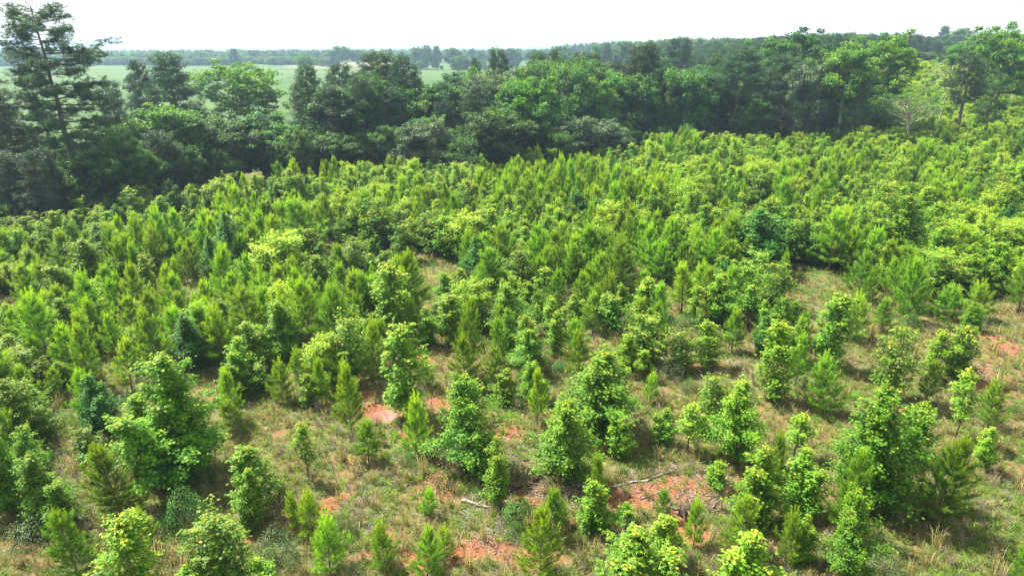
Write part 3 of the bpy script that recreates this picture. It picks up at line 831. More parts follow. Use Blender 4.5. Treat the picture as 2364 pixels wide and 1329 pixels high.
FR = random.Random(42)
pos = np.array([(p_[1], p_[2]) for p_ in placed])
fill = []
y = 24.0
while y < 262:
    step = 1.42 if y < 130 else 1.95
    x = -.85 * y - 6
    while x < .85 * y + 8:
        xx = x + FR.uniform(-.55, .55); yy = y + FR.uniform(-.55, .55)
        x += step * 1.02
        if yy > edge_y(xx) + 1.5: continue
        pz = float(ground_z(xx, yy))
        ppx, ppy = project(xx, yy, pz)
        if ppx < -260 or ppx > 2640 or ppy > 1420: continue
        dn = density(ppx, ppy, xx, yy)
        if float(tan_mask(xx, yy)) > .5 and yy > 150: dn *= .12
        if FR.random() > dn: continue
        dd = np.hypot(pos[:, 0] - xx, pos[:, 1] - yy)
        if dd.min() < (1.1 if ppy > 640 else .7): continue
        gumy = vnoise(xx / 9, yy / 9, 21) * .6 + FR.random() * .4
        big = 1 + .25 * float(vnoise(xx / 14, yy / 14, 22))
        if xx > 58 and yy > 108: gumy += .3
        if vnoise(xx / 5.5, yy / 5.5, 25) < .2: continue
        if FR.random() < .13:
            k_ = FR.choice(['B0', 'B0', 'B2', 'B1']); h = FR.uniform(.5, 1.15); w = h * FR.uniform(1.1, 1.7)
        elif gumy > .45:
            k_ = FR.choice(['S0', 'S0', 'S2', 'S3', 'S3', 'S8', 'S8', 'S4', 'S5', 'S7', 'S7', 'S1', 'S1', 'S6'])
            h = FR.triangular(1.2, 4.2, 2.3) * (big if yy > 52 else 1); w = h * FR.uniform(.55, .95)
            if xx > 58 and yy > 108: k_ = FR.choice(['S8', 'S8', 'S3', 'S0', 'S7'])
            if k_ in ('S2', 'S6'): w *= .7
        else:
            k_ = FR.choice(['P0', 'P1', 'P2', 'P3', 'P4', 'P5', 'P7'])
            h = FR.triangular(1.4, 4.6, 2.6) * (big if yy > 52 else 1); w = h * FR.uniform(.42, .72)
        fill.append((k_, xx, yy, h, w, False))
    y += step
fill.sort(key=lambda p_: p_[2] + .0 * abs(p_[1]))
print('fill', len(fill))

# ------------------------------------------------------------------ labels for the saplings
SIZE = lambda h: 'small' if h < 2.0 else ('tall' if h > 3.4 else 'middling')
COLS = [(160, 'far left'), (480, 'left'), (820, 'left of centre'), (1180, 'middle left'), (1540, 'middle right'), (1880, 'right of centre'), (2200, 'right'), (9999, 'far right')]
ROWS = [(500, 'in the back rows'), (570, 'behind the clearings'), (650, 'in the middle rows'), (740, 'before the middle rows'), (860, 'behind the near grass'), (1020, 'in the near grass'), (9999, 'along the bottom edge')]
LOOK = {'P0': 'bushy green pine sapling', 'P1': 'full green pine sapling', 'P2': 'dense green pine sapling', 'P3': 'broad tall pine sapling', 'P4': 'slender bare footed pine sapling',
        'P5': 'low bushy pine sapling', 'P6': 'little thin pine sapling', 'P7': 'wide heavy pine sapling', 'S0': 'yellow tipped cone shaped sweetgum', 'S1': 'broad many stemmed sweetgum',
        'S2': 'narrow columnar green sweetgum', 'S3': 'yellow green sweetgum sapling', 'S4': 'reddish tipped sweetgum sapling', 'S5': 'dark green broad sweetgum', 'S6': 'thin high crowned yellow sweetgum',
        'S7': 'short forked green sweetgum', 'S8': 'lime green bushy young broadleaf', 'B0': 'low round green shrub', 'B1': 'low greyish shrub', 'B2': 'low dark shrub'}
def pick(tbl, v):
    for lim, s_ in tbl:
        if v < lim: return s_
allp = sorted(placed + fill, key=lambda p_: math.hypot(p_[1], p_[2]) - (1000 if p_[5] else 0))
ind = {'P': [], 'S': [], 'B': []}; rest = []
for p_ in allp:
    ppx, ppy = project(p_[1], p_[2], float(ground_z(p_[1], p_[2])))
    tpx, tpy = project(p_[1], p_[2], float(ground_z(p_[1], p_[2])) + p_[3])
    inview = -40 < ppx < 2400 and tpy < 1325
    if inview and len(ind[p_[0][0]]) < (130 if p_[0][0] == 'B' else 299): ind[p_[0][0]].append(p_ + (ppx, ppy))
    elif inview or p_[2] > 24: rest.append(p_)
from collections import defaultdict
groups = defaultdict(list)
for kd in 'PSB':
    for p_ in ind[kd]:
        groups[(pick(COLS, p_[6]), pick(ROWS, p_[7]), p_[0])].append(p_)
exec_plants = []
for (co, ro, k_), lst in groups.items():
    base = LOOK[k_] + ' ' + ro + ', ' + co
    g = None
    names = {}
    if len(lst) > 1:
        def tagit(idx, word):
            if idx not in names: names[idx] = word
        hs = [p_[3] for p_ in lst]; xs = [p_[6] for p_ in lst]; ys = [p_[7] for p_ in lst]
        if len(lst) == 2:
            names = {int(np.argmin(xs)): 'left-hand ', int(np.argmax(xs)): 'right-hand '}
        elif len(lst) == 3:
            o_ = list(np.argsort(xs)); names = {int(o_[0]): 'leftmost ', int(o_[1]): 'middle ', int(o_[2]): 'rightmost '}
        else:
            tagit(int(np.argmax(hs)), 'tallest '); tagit(int(np.argmin(xs)), 'leftmost '); tagit(int(np.argmax(xs)), 'rightmost ')
            tagit(int(np.argmax(ys)), 'nearest '); tagit(int(np.argmin(ys)), 'farthest ')
            for wd_, arr, sg in (('shortest ', hs, 1), ('second leftmost ', xs, 1), ('second rightmost ', xs, -1), ('second nearest ', ys, -1), ('second farthest ', ys, 1), ('second tallest ', hs, -1)):
                o_ = np.argsort(np.array(arr) * sg)
                i_ = int(o_[0]) if wd_ == 'shortest ' else int(o_[1])
                tagit(i_, wd_)
            left = [i for i in range(len(lst)) if i not in names]
            if len(left) == 1: names[left[0]] = 'middle '
    for i, p_ in enumerate(lst):
        lab = names.get(i, '') + base
        if len(lst) > 3 and i not in names: lab = 'inner ' + base
        exec_plants.append((p_, ' '.join(lab.split()[:16])))
# hand-written labels for plants that stand out, keyed by their foot in the photograph
HAND = {(1455, 1430): 'brightest yellow-green sweetgum, cut by the bottom edge below the brush pile', (1988, 1170): 'biggest sweetgum in the right foreground, dark green with yellow tips',
        (445, 1100): 'biggest sweetgum in the left foreground, beside the long pale stick', (712, 1106): 'lone thin yellow sweetgum on a bare stem in the tan grass',
        (2152, 1205): 'big dense pine touching the right side of the large dark sweetgum', (942, 963): 'narrow column sweetgum just behind the red puddle',
        (852, 1066): 'soft green pine in front of the red puddle', (960, 1048): 'pine right of the puddle with a dark stem', (292, 1205): 'wide light green pine left of the round shrub',
        (186, 1340): 'pine at the bottom left corner of the grass', (318, 1400): 'yellow tipped sweetgum column at the bottom edge, left', (522, 1345): 'wide sweetgum with reddish tips at the bottom, left of the middle',
        (597, 1190): 'taller of two yellow sweetgum columns right of the round shrub', (580, 1226): 'lower front one of two yellow sweetgum columns right of the round shrub',
        (1085, 1085): 'tall sweetgum pyramid right of the puddle', (1146, 1165): 'slim yellow sweetgum beside the thick white log', (1295, 1100): 'sweetgum pyramid behind the middle brush pile',
        (1385, 995): 'broad bright sweetgum behind the long grey log', (1692, 1062): 'yellow topped sweetgum behind the right brush pile', (1362, 1228): 'yellow green sweetgum in front of the middle brush pile',
        (1374, 1180): 'pine spike rising out of the sweetgum before the brush pile', (2206, 1012): 'slanting slim yellow sweetgum at the right in dry grass', (2270, 1088): 'small lone yellow sweetgum with its shadow on the right grass',
        (2279, 985): 'small lone pine near the right edge below the bare clay', (1955, 1345): 'yellow sweetgum column at the bottom, right of centre', (1601, 1262): 'tiny bright pine standing on bare red clay',
        (1942, 1240): 'pine with long upright candles before the big dark sweetgum', (1898, 955): 'soft round pine alone in the grass, right of centre', (2058, 925): 'sweetgum with pinkish tips, left of two narrow ones on the right',
        (2197, 878): 'rightmost narrow sweetgum beside the bare clay on the right', (2137, 880): 'thin sweetgum between two larger ones beside the right clay', (225, 692): 'large dark round sweetgum among pines at the left',
        (1745, 632): 'largest dark sweetgum behind the flowery clearing', (1914, 625): 'tall pine with bare foot behind the flowery clearing', (1971, 690): 'pine at the right rim of the flowery clearing',
        (1908, 842): 'tall dark column sweetgum right of centre in the grass', (1098, 658): 'dark round sweetgum in the middle of the plantation'}
hand_xy = [(from_px(a, b, b - 100, 50)[:2], t_) for (a, b), t_ in HAND.items()]
for (p_, lab) in exec_plants:
    for (xy, t_) in hand_xy:
        if abs(xy[0] - p_[1]) < .02 and abs(xy[1] - p_[2]) < .02: lab = t_
    kd = p_[0][0]
    plant(p_[0], p_[1], p_[2], p_[3], p_[4], label=lab, group={'P': 'young pines', 'S': 'young sweetgums', 'B': 'low shrubs'}[kd] + ' of the replanted clearing', tilt=random.gauss(0, .05), wk=None if p_[5] else 1.15)

# ------------------------------------------------------------------ geometry-node scatter of what nobody could count
def gn_scatter(name, keys_objs, pts, idx, rz, scx, scz, tilt=None):
    """one object: points that carry copies of existing plants' meshes"""
    me = bpy.data.meshes.new(name)
    n = len(pts)
    me.vertices.add(n); me.vertices.foreach_set('co', np.asarray(pts, float).ravel())
    a = me.attributes.new('pick', 'INT', 'POINT'); a.data.foreach_set('value', np.asarray(idx, np.int32))
    rot = np.zeros((n, 3), np.float32); rot[:, 2] = rz
    a = me.attributes.new('rot', 'FLOAT_VECTOR', 'POINT'); a.data.foreach_set('vector', rot.ravel())
    sc = np.stack([scx, scx, scz], -1).astype(np.float32)
    a = me.attributes.new('scl', 'FLOAT_VECTOR', 'POINT'); a.data.foreach_set('vector', sc.ravel())
    o = link(name, me); o['kind'] = 'stuff'
    ng = bpy.data.node_groups.new(name, 'GeometryNodeTree')
    ng.interface.new_socket('Geometry', in_out='INPUT', socket_type='NodeSocketGeometry')
    ng.interface.new_socket('Geometry', in_out='OUTPUT', socket_type='NodeSocketGeometry')
    N = ng.nodes.new; L = ng.links.new
    gi = N('NodeGroupInput'); go = N('NodeGroupOutput')
    join = N('GeometryNodeJoinGeometry')
    def named(nm, ty):
        x = N('GeometryNodeInputNamedAttribute'); x.data_type = ty; x.inputs['Name'].default_value = nm
        return x.outputs['Attribute']
    at_rot = named('rot', 'FLOAT_VECTOR'); at_scl = named('scl', 'FLOAT_VECTOR'); at_pick = named('pick', 'INT')
    for k, objs in enumerate(keys_objs):
        jn = N('GeometryNodeJoinGeometry')
        for ob in objs:
            oi = N('GeometryNodeObjectInfo'); oi.transform_space = 'ORIGINAL'; oi.inputs['Object'].default_value = ob
            L(oi.outputs['Geometry'], jn.inputs[0])
        cmp_ = N('FunctionNodeCompare'); cmp_.data_type = 'INT'; cmp_.operation = 'EQUAL'
        L(at_pick, cmp_.inputs[2]); cmp_.inputs[3].default_value = k
        ip = N('GeometryNodeInstanceOnPoints')
        L(gi.outputs[0], ip.inputs['Points']); L(cmp_.outputs[0], ip.inputs['Selection']); L(jn.outputs[0], ip.inputs['Instance'])
        L(at_rot, ip.inputs['Rotation']); L(at_scl, ip.inputs['Scale'])
        L(ip.outputs[0], join.inputs[0])
    L(join.outputs[0], go.inputs[0])
    md = o.modifiers.new('scatter', 'NODES'); md.node_group = ng
    return o

def proto_objs(key):
    for e, k_ in THINGS:
        if k_ == key: return list(e.children)
    raise KeyError(key)

def scatter_plants(name, lst, label=None, cat=None):
    keys = sorted(set(p_[0] for p_ in lst))
    pts = [(p_[1], p_[2], float(ground_z(p_[1], p_[2])) - .05) for p_ in lst]
    scz = np.array([p_[3] / K[p_[0]][2] for p_ in lst]); scx = np.array([(p_[4] / K[p_[0]][3]) if p_[4] else p_[3] / K[p_[0]][2] for p_ in lst])
    o = gn_scatter(name, [proto_objs(k_) for k_ in keys], pts, [keys.index(p_[0]) for p_ in lst], [FR.uniform(0, 6.28) for _ in lst], scx, scz)
    if label: o['label'] = label
    if cat: o['category'] = cat
    return o

# ------------------------------------------------------------------ the wood beyond the plantation, tree by tree
def hero_pine():
    """the tall irregular pine that breaks the skyline at the left"""
    h = 23.5
    # (height, azimuth, length, rise, tuft density): azimuth 0 = right in the picture, pi = left
    spec = [(21.8, .1, 1.6, .35, 1.3), (21.5, 3.0, 2.2, .25, 1.4), (20.6, 2.9, 2.9, .12, 1.4), (20.2, .5, 2.2, .2, 1.2), (19.6, 3.3, 2.5, .1, 1.2), (19.2, 1.6, 2.0, .2, 1.0),
            (18.8, 3.0, 2.8, -.05, 1.2), (18.2, .15, 5.6, .22, 1.0), (18.0, 2.7, 2.2, .0, 1.1), (17.2, -.05, 4.8, .16, 1.0), (16.6, 3.3, 2.6, -.05, 1.2), (16.2, .6, 2.6, .15, 1.1),
            (15.6, 4.4, 2.2, 0, 1.2), (15.2, 3.0, 3.0, -.1, 1.3), (14.8, .1, 4.2, .05, 1.3), (14.2, 5.2, 3.2, 0, 1.2), (13.8, 2.6, 3.2, 0, 1.2), (13.4, -.2, 4.6, 0, 1.4), (12.8, 3.4, 3.6, -.08, 1.3),
            (12.4, 1.0, 3.8, 0, 1.2), (11.8, 2.9, 4.4, -.05, 1.3), (11.4, 4.9, 3.4, -.05, 1.2), (11.0, .2, 4.8, -.05, 1.3), (10.2, 3.2, 4.2, -.05, 1.2), (9.8, 5.8, 4.4, -.1, 1.2),
            (9.0, 2.7, 3.8, -.1, 1.2), (8.4, 4.4, 3.6, -.1, 1.2), (8.0, .3, 4.0, -.15, 1.1), (7.2, 3.4, 3.4, -.1, 1.0), (6.8, 5.6, 3.4, -.2, 1.0), (6.0, 1.2, 2.6, -.1, .8)]
    return make_pine_tree(h, 9.0, .3, 77, limbs=44, custom=spec, lean=-.045, tuft_n=40, per_tuft=14, stubs=8, top=.3)
K['TH'] = hero_pine() + (23.5, 9.0)

def vine_tree():
    return make_hardwood(15, 4.2, M['oak'], .1, seed=31, n=12000, limbs=20, clump=.6, leaf=.16, flat=1.1)
K['HV'] = vine_tree() + (15, 4.2)
def leaning_tree():
    """small flat crown bent over to the left on a pale stem"""
    return make_hardwood(8, 7.5, M['oak_bright'], .45, seed=33, n=5200, limbs=9, clump=.6, leaf=.14, flat=.4, lean=-.22, bark=M['palebark'])
K['HL'] = leaning_tree() + (8, 7.5)

# key, x in the photograph, row of the top, distance, crown width in pixels, label
WOOD = [
 ('TH', 168, 2, 76, 225, 'tallest pine at the far left, rising alone against the white sky'),
 ('T1', 2, 203, 74, 150, 'dark pine cut by the left edge beside the tallest pine'),
 ('H1', 40, 300, 84, 150, 'dark bushy tree at the foot of the tallest pine, left edge'),
 ('H5', 262, 272, 82, 90, 'narrow leafy tree between the tallest pine and the yellow green tree'),
 ('T1', 402, 121, 112, 118, 'dark round topped pine left of the open bright hardwood'),
 ('T3', 332, 136, 115, 78, 'lower pine crown beside the round topped dark pine'),
 ('T1', 262, 186, 118, 70, 'dark pine right behind the tallest pine'),
 ('T3', 455, 240, 100, 85, 'low dark pine between round topped pine and yellow green tree'),
 ('H7', 560, 134, 128, 180, 'open spreading bright hardwood standing against the pasture'),
 ('H2', 398, 236, 88, 175, 'yellow green broad tree with dark forked trunk at the left wood edge'),
 ('H0', 500, 262, 92, 150, 'dark green tree right of the yellow green broad tree'),
 ('H1', 600, 252, 98, 140, 'bushy tree below the open spreading hardwood'),
 ('H0', 660, 300, 95, 120, 'dark tree low in the wood edge left of centre'),
 ('T3', 716, 148, 106, 100, 'pointed dark pine in front of the pasture, left of centre'),
 ('T1', 790, 146, 122, 90, 'small dark pine left of the twin pine crowns'),
 ('T1', 878, 118, 118, 125, 'left and taller of the twin dark pine crowns'),
 ('T3', 936, 124, 116, 110, 'right one of the twin dark pine crowns'),
 ('H1', 812, 192, 104, 150, 'bright leafed tree in front of the twin pine crowns'),
 ('H0', 760, 300, 96, 110, 'dark bushy tree under the bright leafed one'),
 ('H0', 1000, 190, 112, 160, 'rounded green tree right of the twin pine crowns'),
 ('H3', 975, 268, 96, 110, 'front bush-like tree at the wood edge with a light shoot on its right'),
 ('H2', 1000, 262, 99, 50, 'light green narrow tree above the front bushy tree'),
 ('H3', 1132, 152, 122, 130, 'greyish green crown at the centre of the wood'),
 ('H2', 1215, 172, 110, 130, 'brightest yellow green tree in the centre of the wood'),
 ('H0', 1138, 240, 100, 160, 'wide round tree standing furthest forward at the centre'),
 ('H5', 1060, 318, 94, 90, 'low leafy bush tree left of the wide round one'),
 ('T1', 1150, 110, 150, 70, 'single dark round pine crown above the centre wood'),
 ('T3', 1097, 132, 168, 34, 'thin little pine crown against the pale field'),
 ('H0', 1060, 155, 140, 120, 'green tree top under the pale field'),
 ('H6', 1090, 146, 138, 50, 'slim bright tree top below the thin little pine'),
 ('T1', 1240, 118, 158, 80, 'dark pine top right of the single round pine'),
 ('T3', 1275, 112, 162, 60, 'dark pine top in the middle of the back row'),
 ('H1', 1345, 112, 160, 100, 'leafy top at the right end of the back row'),
 ('H0', 1250, 170, 135, 130, 'green crown behind the brightest yellow green tree'),
 ('H7', 1362, 182, 122, 100, 'bright green leafy tree right of the centre'),
 ('H3', 1325, 262, 108, 110, 'greyish mottled tree right of the centre'),
 ('H3', 1405, 272, 110, 90, 'brownish green round tree at the wood edge'),
 ('H5', 1295, 300, 104, 70, 'low light bush at the foot of the mottled tree'),
 ('T1', 1482, 98, 132, 120, 'large dark pine with ragged top right of centre'),
 ('T3', 1420, 140, 150, 70, 'dark pine left of the large ragged one'),
 ('H0', 1400, 170, 138, 110, 'dark green tree below the hazy field gap'),
 ('T1', 1563, 86, 215, 90, 'dark crown standing up on the skyline right of centre'),
 ('H0', 1545, 170, 145, 140, 'arched dark green tree right of the large ragged pine'),
 ('H1', 1500, 240, 128, 110, 'leafy light tree in the shade of the large ragged pine'),
 ('T2', 1655, 122, 146, 70, 'dark narrow pine left of the pine with a long bare trunk'),
 ('T2', 1698, 108, 128, 110, 'pine with a long bare trunk standing at the wood edge'),
 ('H0', 1600, 190, 150, 120, 'dark green tree among the shaded trunks'),
 ('H4', 1828, 62, 152, 190, 'largest dark spreading hardwood on the right'),
 ('H3', 1858, 128, 126, 90, 'yellowish leafed tree before the largest dark hardwood'),
 ('H6', 1942, 85, 124, 90, 'thin leaning tree with a pale bare trunk'),
 ('HV', 1978, 150, 122, 60, 'vine clad trunk beside the leaning pale trunk'),
 ('H7', 2012, 64, 132, 130, 'open yellow green crown behind the vine clad trunk'),
 ('H0', 2075, 108, 240, 130, 'dark round tree behind the sunny saplings on the right'),
 ('H1', 2140, 118, 255, 110, 'dark tree with dead bent boughs in front'),
 ('H0', 2030, 118, 216, 100, 'shaded tree behind the open yellow green crown'),
 ('HL', 2122, 196, 122, 150, 'small flat crowned tree leaning left on a pale stem'),
 ('T2', 2222, 118, 120, 80, 'tall thin pine alone among saplings near the right edge'),
 ('HV', 2286, 150, 128, 50, 'ivy covered trunk of the big bright tree at the right edge'),
 ('H7', 2300, 44, 140, 140, 'big bright tree at the right edge'),
 ('H6', 2205, 92, 190, 60, 'bright tree behind the tall thin pine'),
 ('H6', 2350, 70, 200, 70, 'bright tree cut by the right edge'),
 ('H5', 2050, 262, 130, 60, 'yellow green pointed young tree left of the pale leaning stem'),
 ('H5', 1470, 262, 124, 90, 'round bush tree under the large ragged pine'), ('H5', 1575, 255, 128, 110, 'dark bush tree between shaded trunks'),
 ('H5', 1640, 250, 134, 90, 'leafy bush left of the long bare pine trunk'), ('H5', 1760, 205, 138, 120, 'rounded bush tree right of the long bare pine trunk'),
 ('H5', 1820, 215, 136, 110, 'bush tree under the largest dark hardwood'), ('H5', 1890, 210, 138, 110, 'light green bush tree behind the pale leaning trunk'),
 ('H5', 1740, 262, 128, 90, 'low bush at the wood edge, right of the long bare trunk'), ('H5', 1850, 268, 128, 80, 'low bush at the wood edge under the yellowish tree'),
]
for (k_, px, pt, dist, wpx, lab) in WOOD:
    y = dist; x = (px - 1182) / FPX * (y * math.cos(PITCH) + (CAMZ - 8) * math.sin(PITCH))
    gz = float(ground_z(x, y))
    h = max(3.0, height_at(x, y, pt) - gz)
    rot = 0.0 if k_ in ('TH', 'HL') else None
    plant(k_, x, y, h * (1.0 if k_[0] == 'T' else .98), wpx * (y * 1.03) / FPX, rot=rot, label=lab, group='trees of the wood behind the plantation')

LIM = ([-200, 0, 150, 300, 420, 470, 650, 700, 760, 850, 960, 1040, 1130, 1200, 1380, 1460, 1520, 1650, 1750, 1900, 2000, 2120, 2364, 2600],
       [350, 350, 340, 300, 295, 320, 325, 285, 200, 160, 165, 180, 165, 135, 135, 160, 150, 135, 125, 105, 118, 135, 110, 110])
wood_fill = []
y = 52.0
while y < 232:
    x = -.95 * y - 10
    while x < .95 * y + 12:
        xx = x + FR.uniform(-2, 2); yy = y + FR.uniform(-2, 2)
        x += 5.0
        e_ = float(edge_y(xx))
        deep = 42 if xx < 10 else 95
        if yy < e_ + 2.5 or yy > e_ + deep: continue
        ppx, ppy = project(xx, yy, float(ground_z(xx, yy)))
        if ppx < -260 or ppx > 2640: continue
        if ppx > 1995 and yy < 214 + max(0, (ppx - 2050) * .2): continue
        lim = np.interp(ppx, LIM[0], LIM[1]) + FR.random() ** 1.5 * 80
        hm = height_at(xx, yy, lim) - float(ground_z(xx, yy))
        if hm < 2.5: continue
        if yy < e_ + 9: hm = min(hm, FR.uniform(5, 10))
        k_ = FR.choice(['H0', 'H1', 'H1', 'T1', 'T3', 'H5', 'H0', 'T1'] if xx < 12 else ['H0', 'H1', 'T3', 'T2', 'H5', 'H4', 'H1', 'T2', 'H2'])
        h = min(hm, FR.uniform(13, 17))
        if h < 7: k_ = 'H5'
        wood_fill.append((k_, xx, yy, h, max(h * FR.uniform(.48, .7), 3.0)))
    y += 4.6
print('wood', len(wood_fill))
STOP = set('the of a an at in and right left behind with by its to from before between dark over under above for on'.split())
WPX = [(w_[1], w_[3], w_[5]) for w_ in WOOD]
def rel_label(px, d, head):
    a, dd, lb = min(WPX, key=lambda q_: abs(q_[0] - px) + abs(q_[1] - d) * 1.2)
    rel = ('deep behind' if d > dd + 18 else 'behind') if d > dd + 5 else ('before' if d < dd - 5 else ('left beside' if px < a else 'right beside'))
    w_ = (head + ' ' + rel + ' the ' + lb.replace(',', '')).split()
    if len(w_) > 16:
        w_ = w_[:16]
        while w_[-1] in STOP: w_.pop()
    return ' '.join(w_)
WL = {'H': 'broadleaved tree', 'T': 'dark pine'}
cnt = {'H': 0, 'T': 0}; wood_rest = []
wood_fill.sort(key=lambda p_: p_[2] - edge_y(p_[1]))
for p_ in wood_fill:
    kd = p_[0][0]
    if cnt[kd] < 150:
        cnt[kd] += 1
        ppx, ppy = project(p_[1], p_[2], float(ground_z(p_[1], p_[2])) + p_[3])
        dp = 'at the front of' if p_[2] - edge_y(p_[1]) < 9 else ('in the middle of' if p_[2] - edge_y(p_[1]) < 25 else 'deep in')
        side = 'left' if ppx < 600 else ('left of centre' if ppx < 1182 else ('right of centre' if ppx < 1750 else 'right'))
        sz = 'tall ' if p_[3] > 12 else ('low ' if p_[3] < 7 else 'medium ')
        kk = {'H2': 'bright green ', 'H0': 'dense dark ', 'H1': 'bushy dark ', 'H3': 'greyish green ', 'H4': 'spreading dark ', 'H5': 'bushy ', 'T1': 'broad crowned ', 'T2': 'long trunked ', 'T3': 'pointed '}[p_[0]]
        lab = rel_label(ppx, p_[2], sz + kk + WL[kd])
        plant(*p_, label=lab, group='trees filling the shaded wood, %s part' % side)
    else: wood_rest.append(p_)

# hazy trees beyond the pasture
FARL = [('T1', 20, 110, 560, 60, 'left one of the dark trees standing on the pasture at the left edge'), ('T1', 60, 112, 575, 45, 'slim dark pasture tree at the left edge, second from the edge'),
        ('T1', 78, 106, 540, 55, 'dark pasture tree just left of the tallest pine'), ('H0', 100, 108, 570, 60, 'pasture tree seen through the tallest pine'),
        ('T1', 537, 112, 560, 26, 'lone dark crown above the pasture tree line, over the open hardwood'), ('H7', 700, 124, 420, 40, 'thin tree standing alone on the pasture by the tan patch'),
        ('H0', 780, 104, 640, 45, 'hazy round tree at the end of the tan field'), ('H0', 825, 112, 650, 36, 'hazy tree behind the twin pine crowns'), ('T1', 900, 112, 620, 18, 'small hazy pine between the twin crowns'),
        ('H0', 965, 106, 610, 32, 'hazy feathery tree left of the two tall hazy ones'), ('T1', 985, 104, 590, 30, 'left one of two tall hazy trees on the pale field'),
        ('T1', 1007, 106, 585, 28, 'right one of two tall hazy trees on the pale field'), ('H0', 1043, 108, 590, 36, 'broad hazy tree right of the two tall ones'),
        ('H1', 1062, 127, 520, 38, 'low round hazy tree on the pale field'), ('T1', 1090, 112, 720, 26, 'hazy tree behind the utility pole'), ('H0', 1108, 114, 700, 22, 'small hazy tree right of the utility pole'),
        ('H1', 1182, 110, 600, 40, 'hazy crown between the dark pine tops'), ('H0', 1294, 104, 480, 34, 'hazy domed tree with dark crown, right of centre'), ('H1', 1306, 116, 430, 46, 'pale round tree before the hazy domed one'),
        ('H0', 1378, 102, 420, 36, 'hazy tall tree left of the hazy pair'), ('T1', 1402, 100, 410, 36, 'left one of the hazy pair behind the wood'), ('H0', 1446, 92, 400, 50, 'right and taller one of the hazy pair behind the wood'),
        ('H0', 1512, 96, 330, 40, 'hazy tree between ragged pine and skyline crown'), ('T1', 2175, 60, 420, 34, 'dome shaped tree on the hazy hill at the right'), ('H0', 2220, 62, 400, 60, 'dark row end on the hazy hill at the right')]
for (k_, px, pt, dist, wpx, lab) in FARL:
    x = (px - 1182) / FPX * (dist * math.cos(PITCH)); gz = float(ground_z(x, dist))
    plant(k_, x, dist, max(4, height_at(x, dist, pt) - gz), wpx * dist / FPX, label=lab, group='hazy trees beyond the wood')

far_pts = []
for k in range(2600):                           # wood beyond the pasture and to the horizon
    a = FR.uniform(-.86, .75)
    t = FR.random()
    if a < -.32: d0, d1 = 700, 1050
    elif a < -.02: d0, d1 = 800, 1200
    elif a < .12: d0, d1 = 760, 1200
    else: d0, d1 = 440, 900
    yy = d0 + (d1 - d0) * t ** 1.4
    yy += 25 * math.sin(a * 31) + 14 * math.sin(a * 83)
    xx = a * yy
    h = FR.uniform(8, 13.5) if a < .2 else FR.uniform(9, 14)
    if a < -.5: h *= .95
    far_pts.append((FR.choice(['H0', 'H1', 'T1', 'H2', 'T3', 'H3']), xx, yy, h, h * FR.uniform(.5, .75)))
for k in range(900):                            # low sunlit front of the far wood
    a = FR.uniform(-.8, -.24); yy = (690 if a < -.32 else 700) + 25 * math.sin(a * 31) + 14 * math.sin(a * 83) + FR.uniform(-8, 12)
    h = FR.uniform(3, 8); far_pts.append((FR.choice(['H2', 'H5', 'H1']), a * yy, yy, h, h * FR.uniform(.7, 1)))
for k in range(60):                             # hedge trees on the pale field
    a = FR.uniform(-.15, .02); yy = 600 + FR.uniform(-12, 12); h = FR.uniform(3, 8); far_pts.append((FR.choice(['H0', 'H1']), a * yy, yy, h, h * .8))
scatter_plants('far_wood', far_pts, 'hazy blue woodland along the horizon beyond the pasture', 'woodland')
hill = []
y = 232.0
while y < 520:
    x = .12 * y
    while x < .98 * y + 20:
        xx = x + FR.uniform(-1.6, 1.6); yy = y + FR.uniform(-1.6, 1.6); x += 4.2
        a = xx / yy
        if a < .2 + .05 * math.sin(yy / 20) : continue
        if a > .47 and yy < 305: continue
        lim = np.interp(1182 + a * FPX / 1.05, [1500, 1600, 1750, 1900, 2020, 2080, 2180, 2364], [125, 94, 80, 70, 74, 94, 70, 62]) + FR.uniform(0, 17)
        h = min(FR.uniform(11, 14), height_at(xx, yy, lim) - float(ground_z(xx, yy)))
        if h < 4: continue
        hill.append((FR.choice(['T2', 'T0', 'T3', 'T0', 'H2' if FR.random() < .25 else 'T2']), xx, yy, h, h * .36))
    y += 4.2
plant('T0', 78, 236, 10, 4.4, label='straight pine at the near side of the hillside pine stand', group='pines of the hillside stand')
scatter_plants('hillside_pine_stand', hill + wood_rest, 'even dark pine stand covering the hill on the right', 'woodland')
scatter_plants('sapling_thicket', rest, 'thicket of young pines and sweetgums filling the back of the plantation', 'thicket')

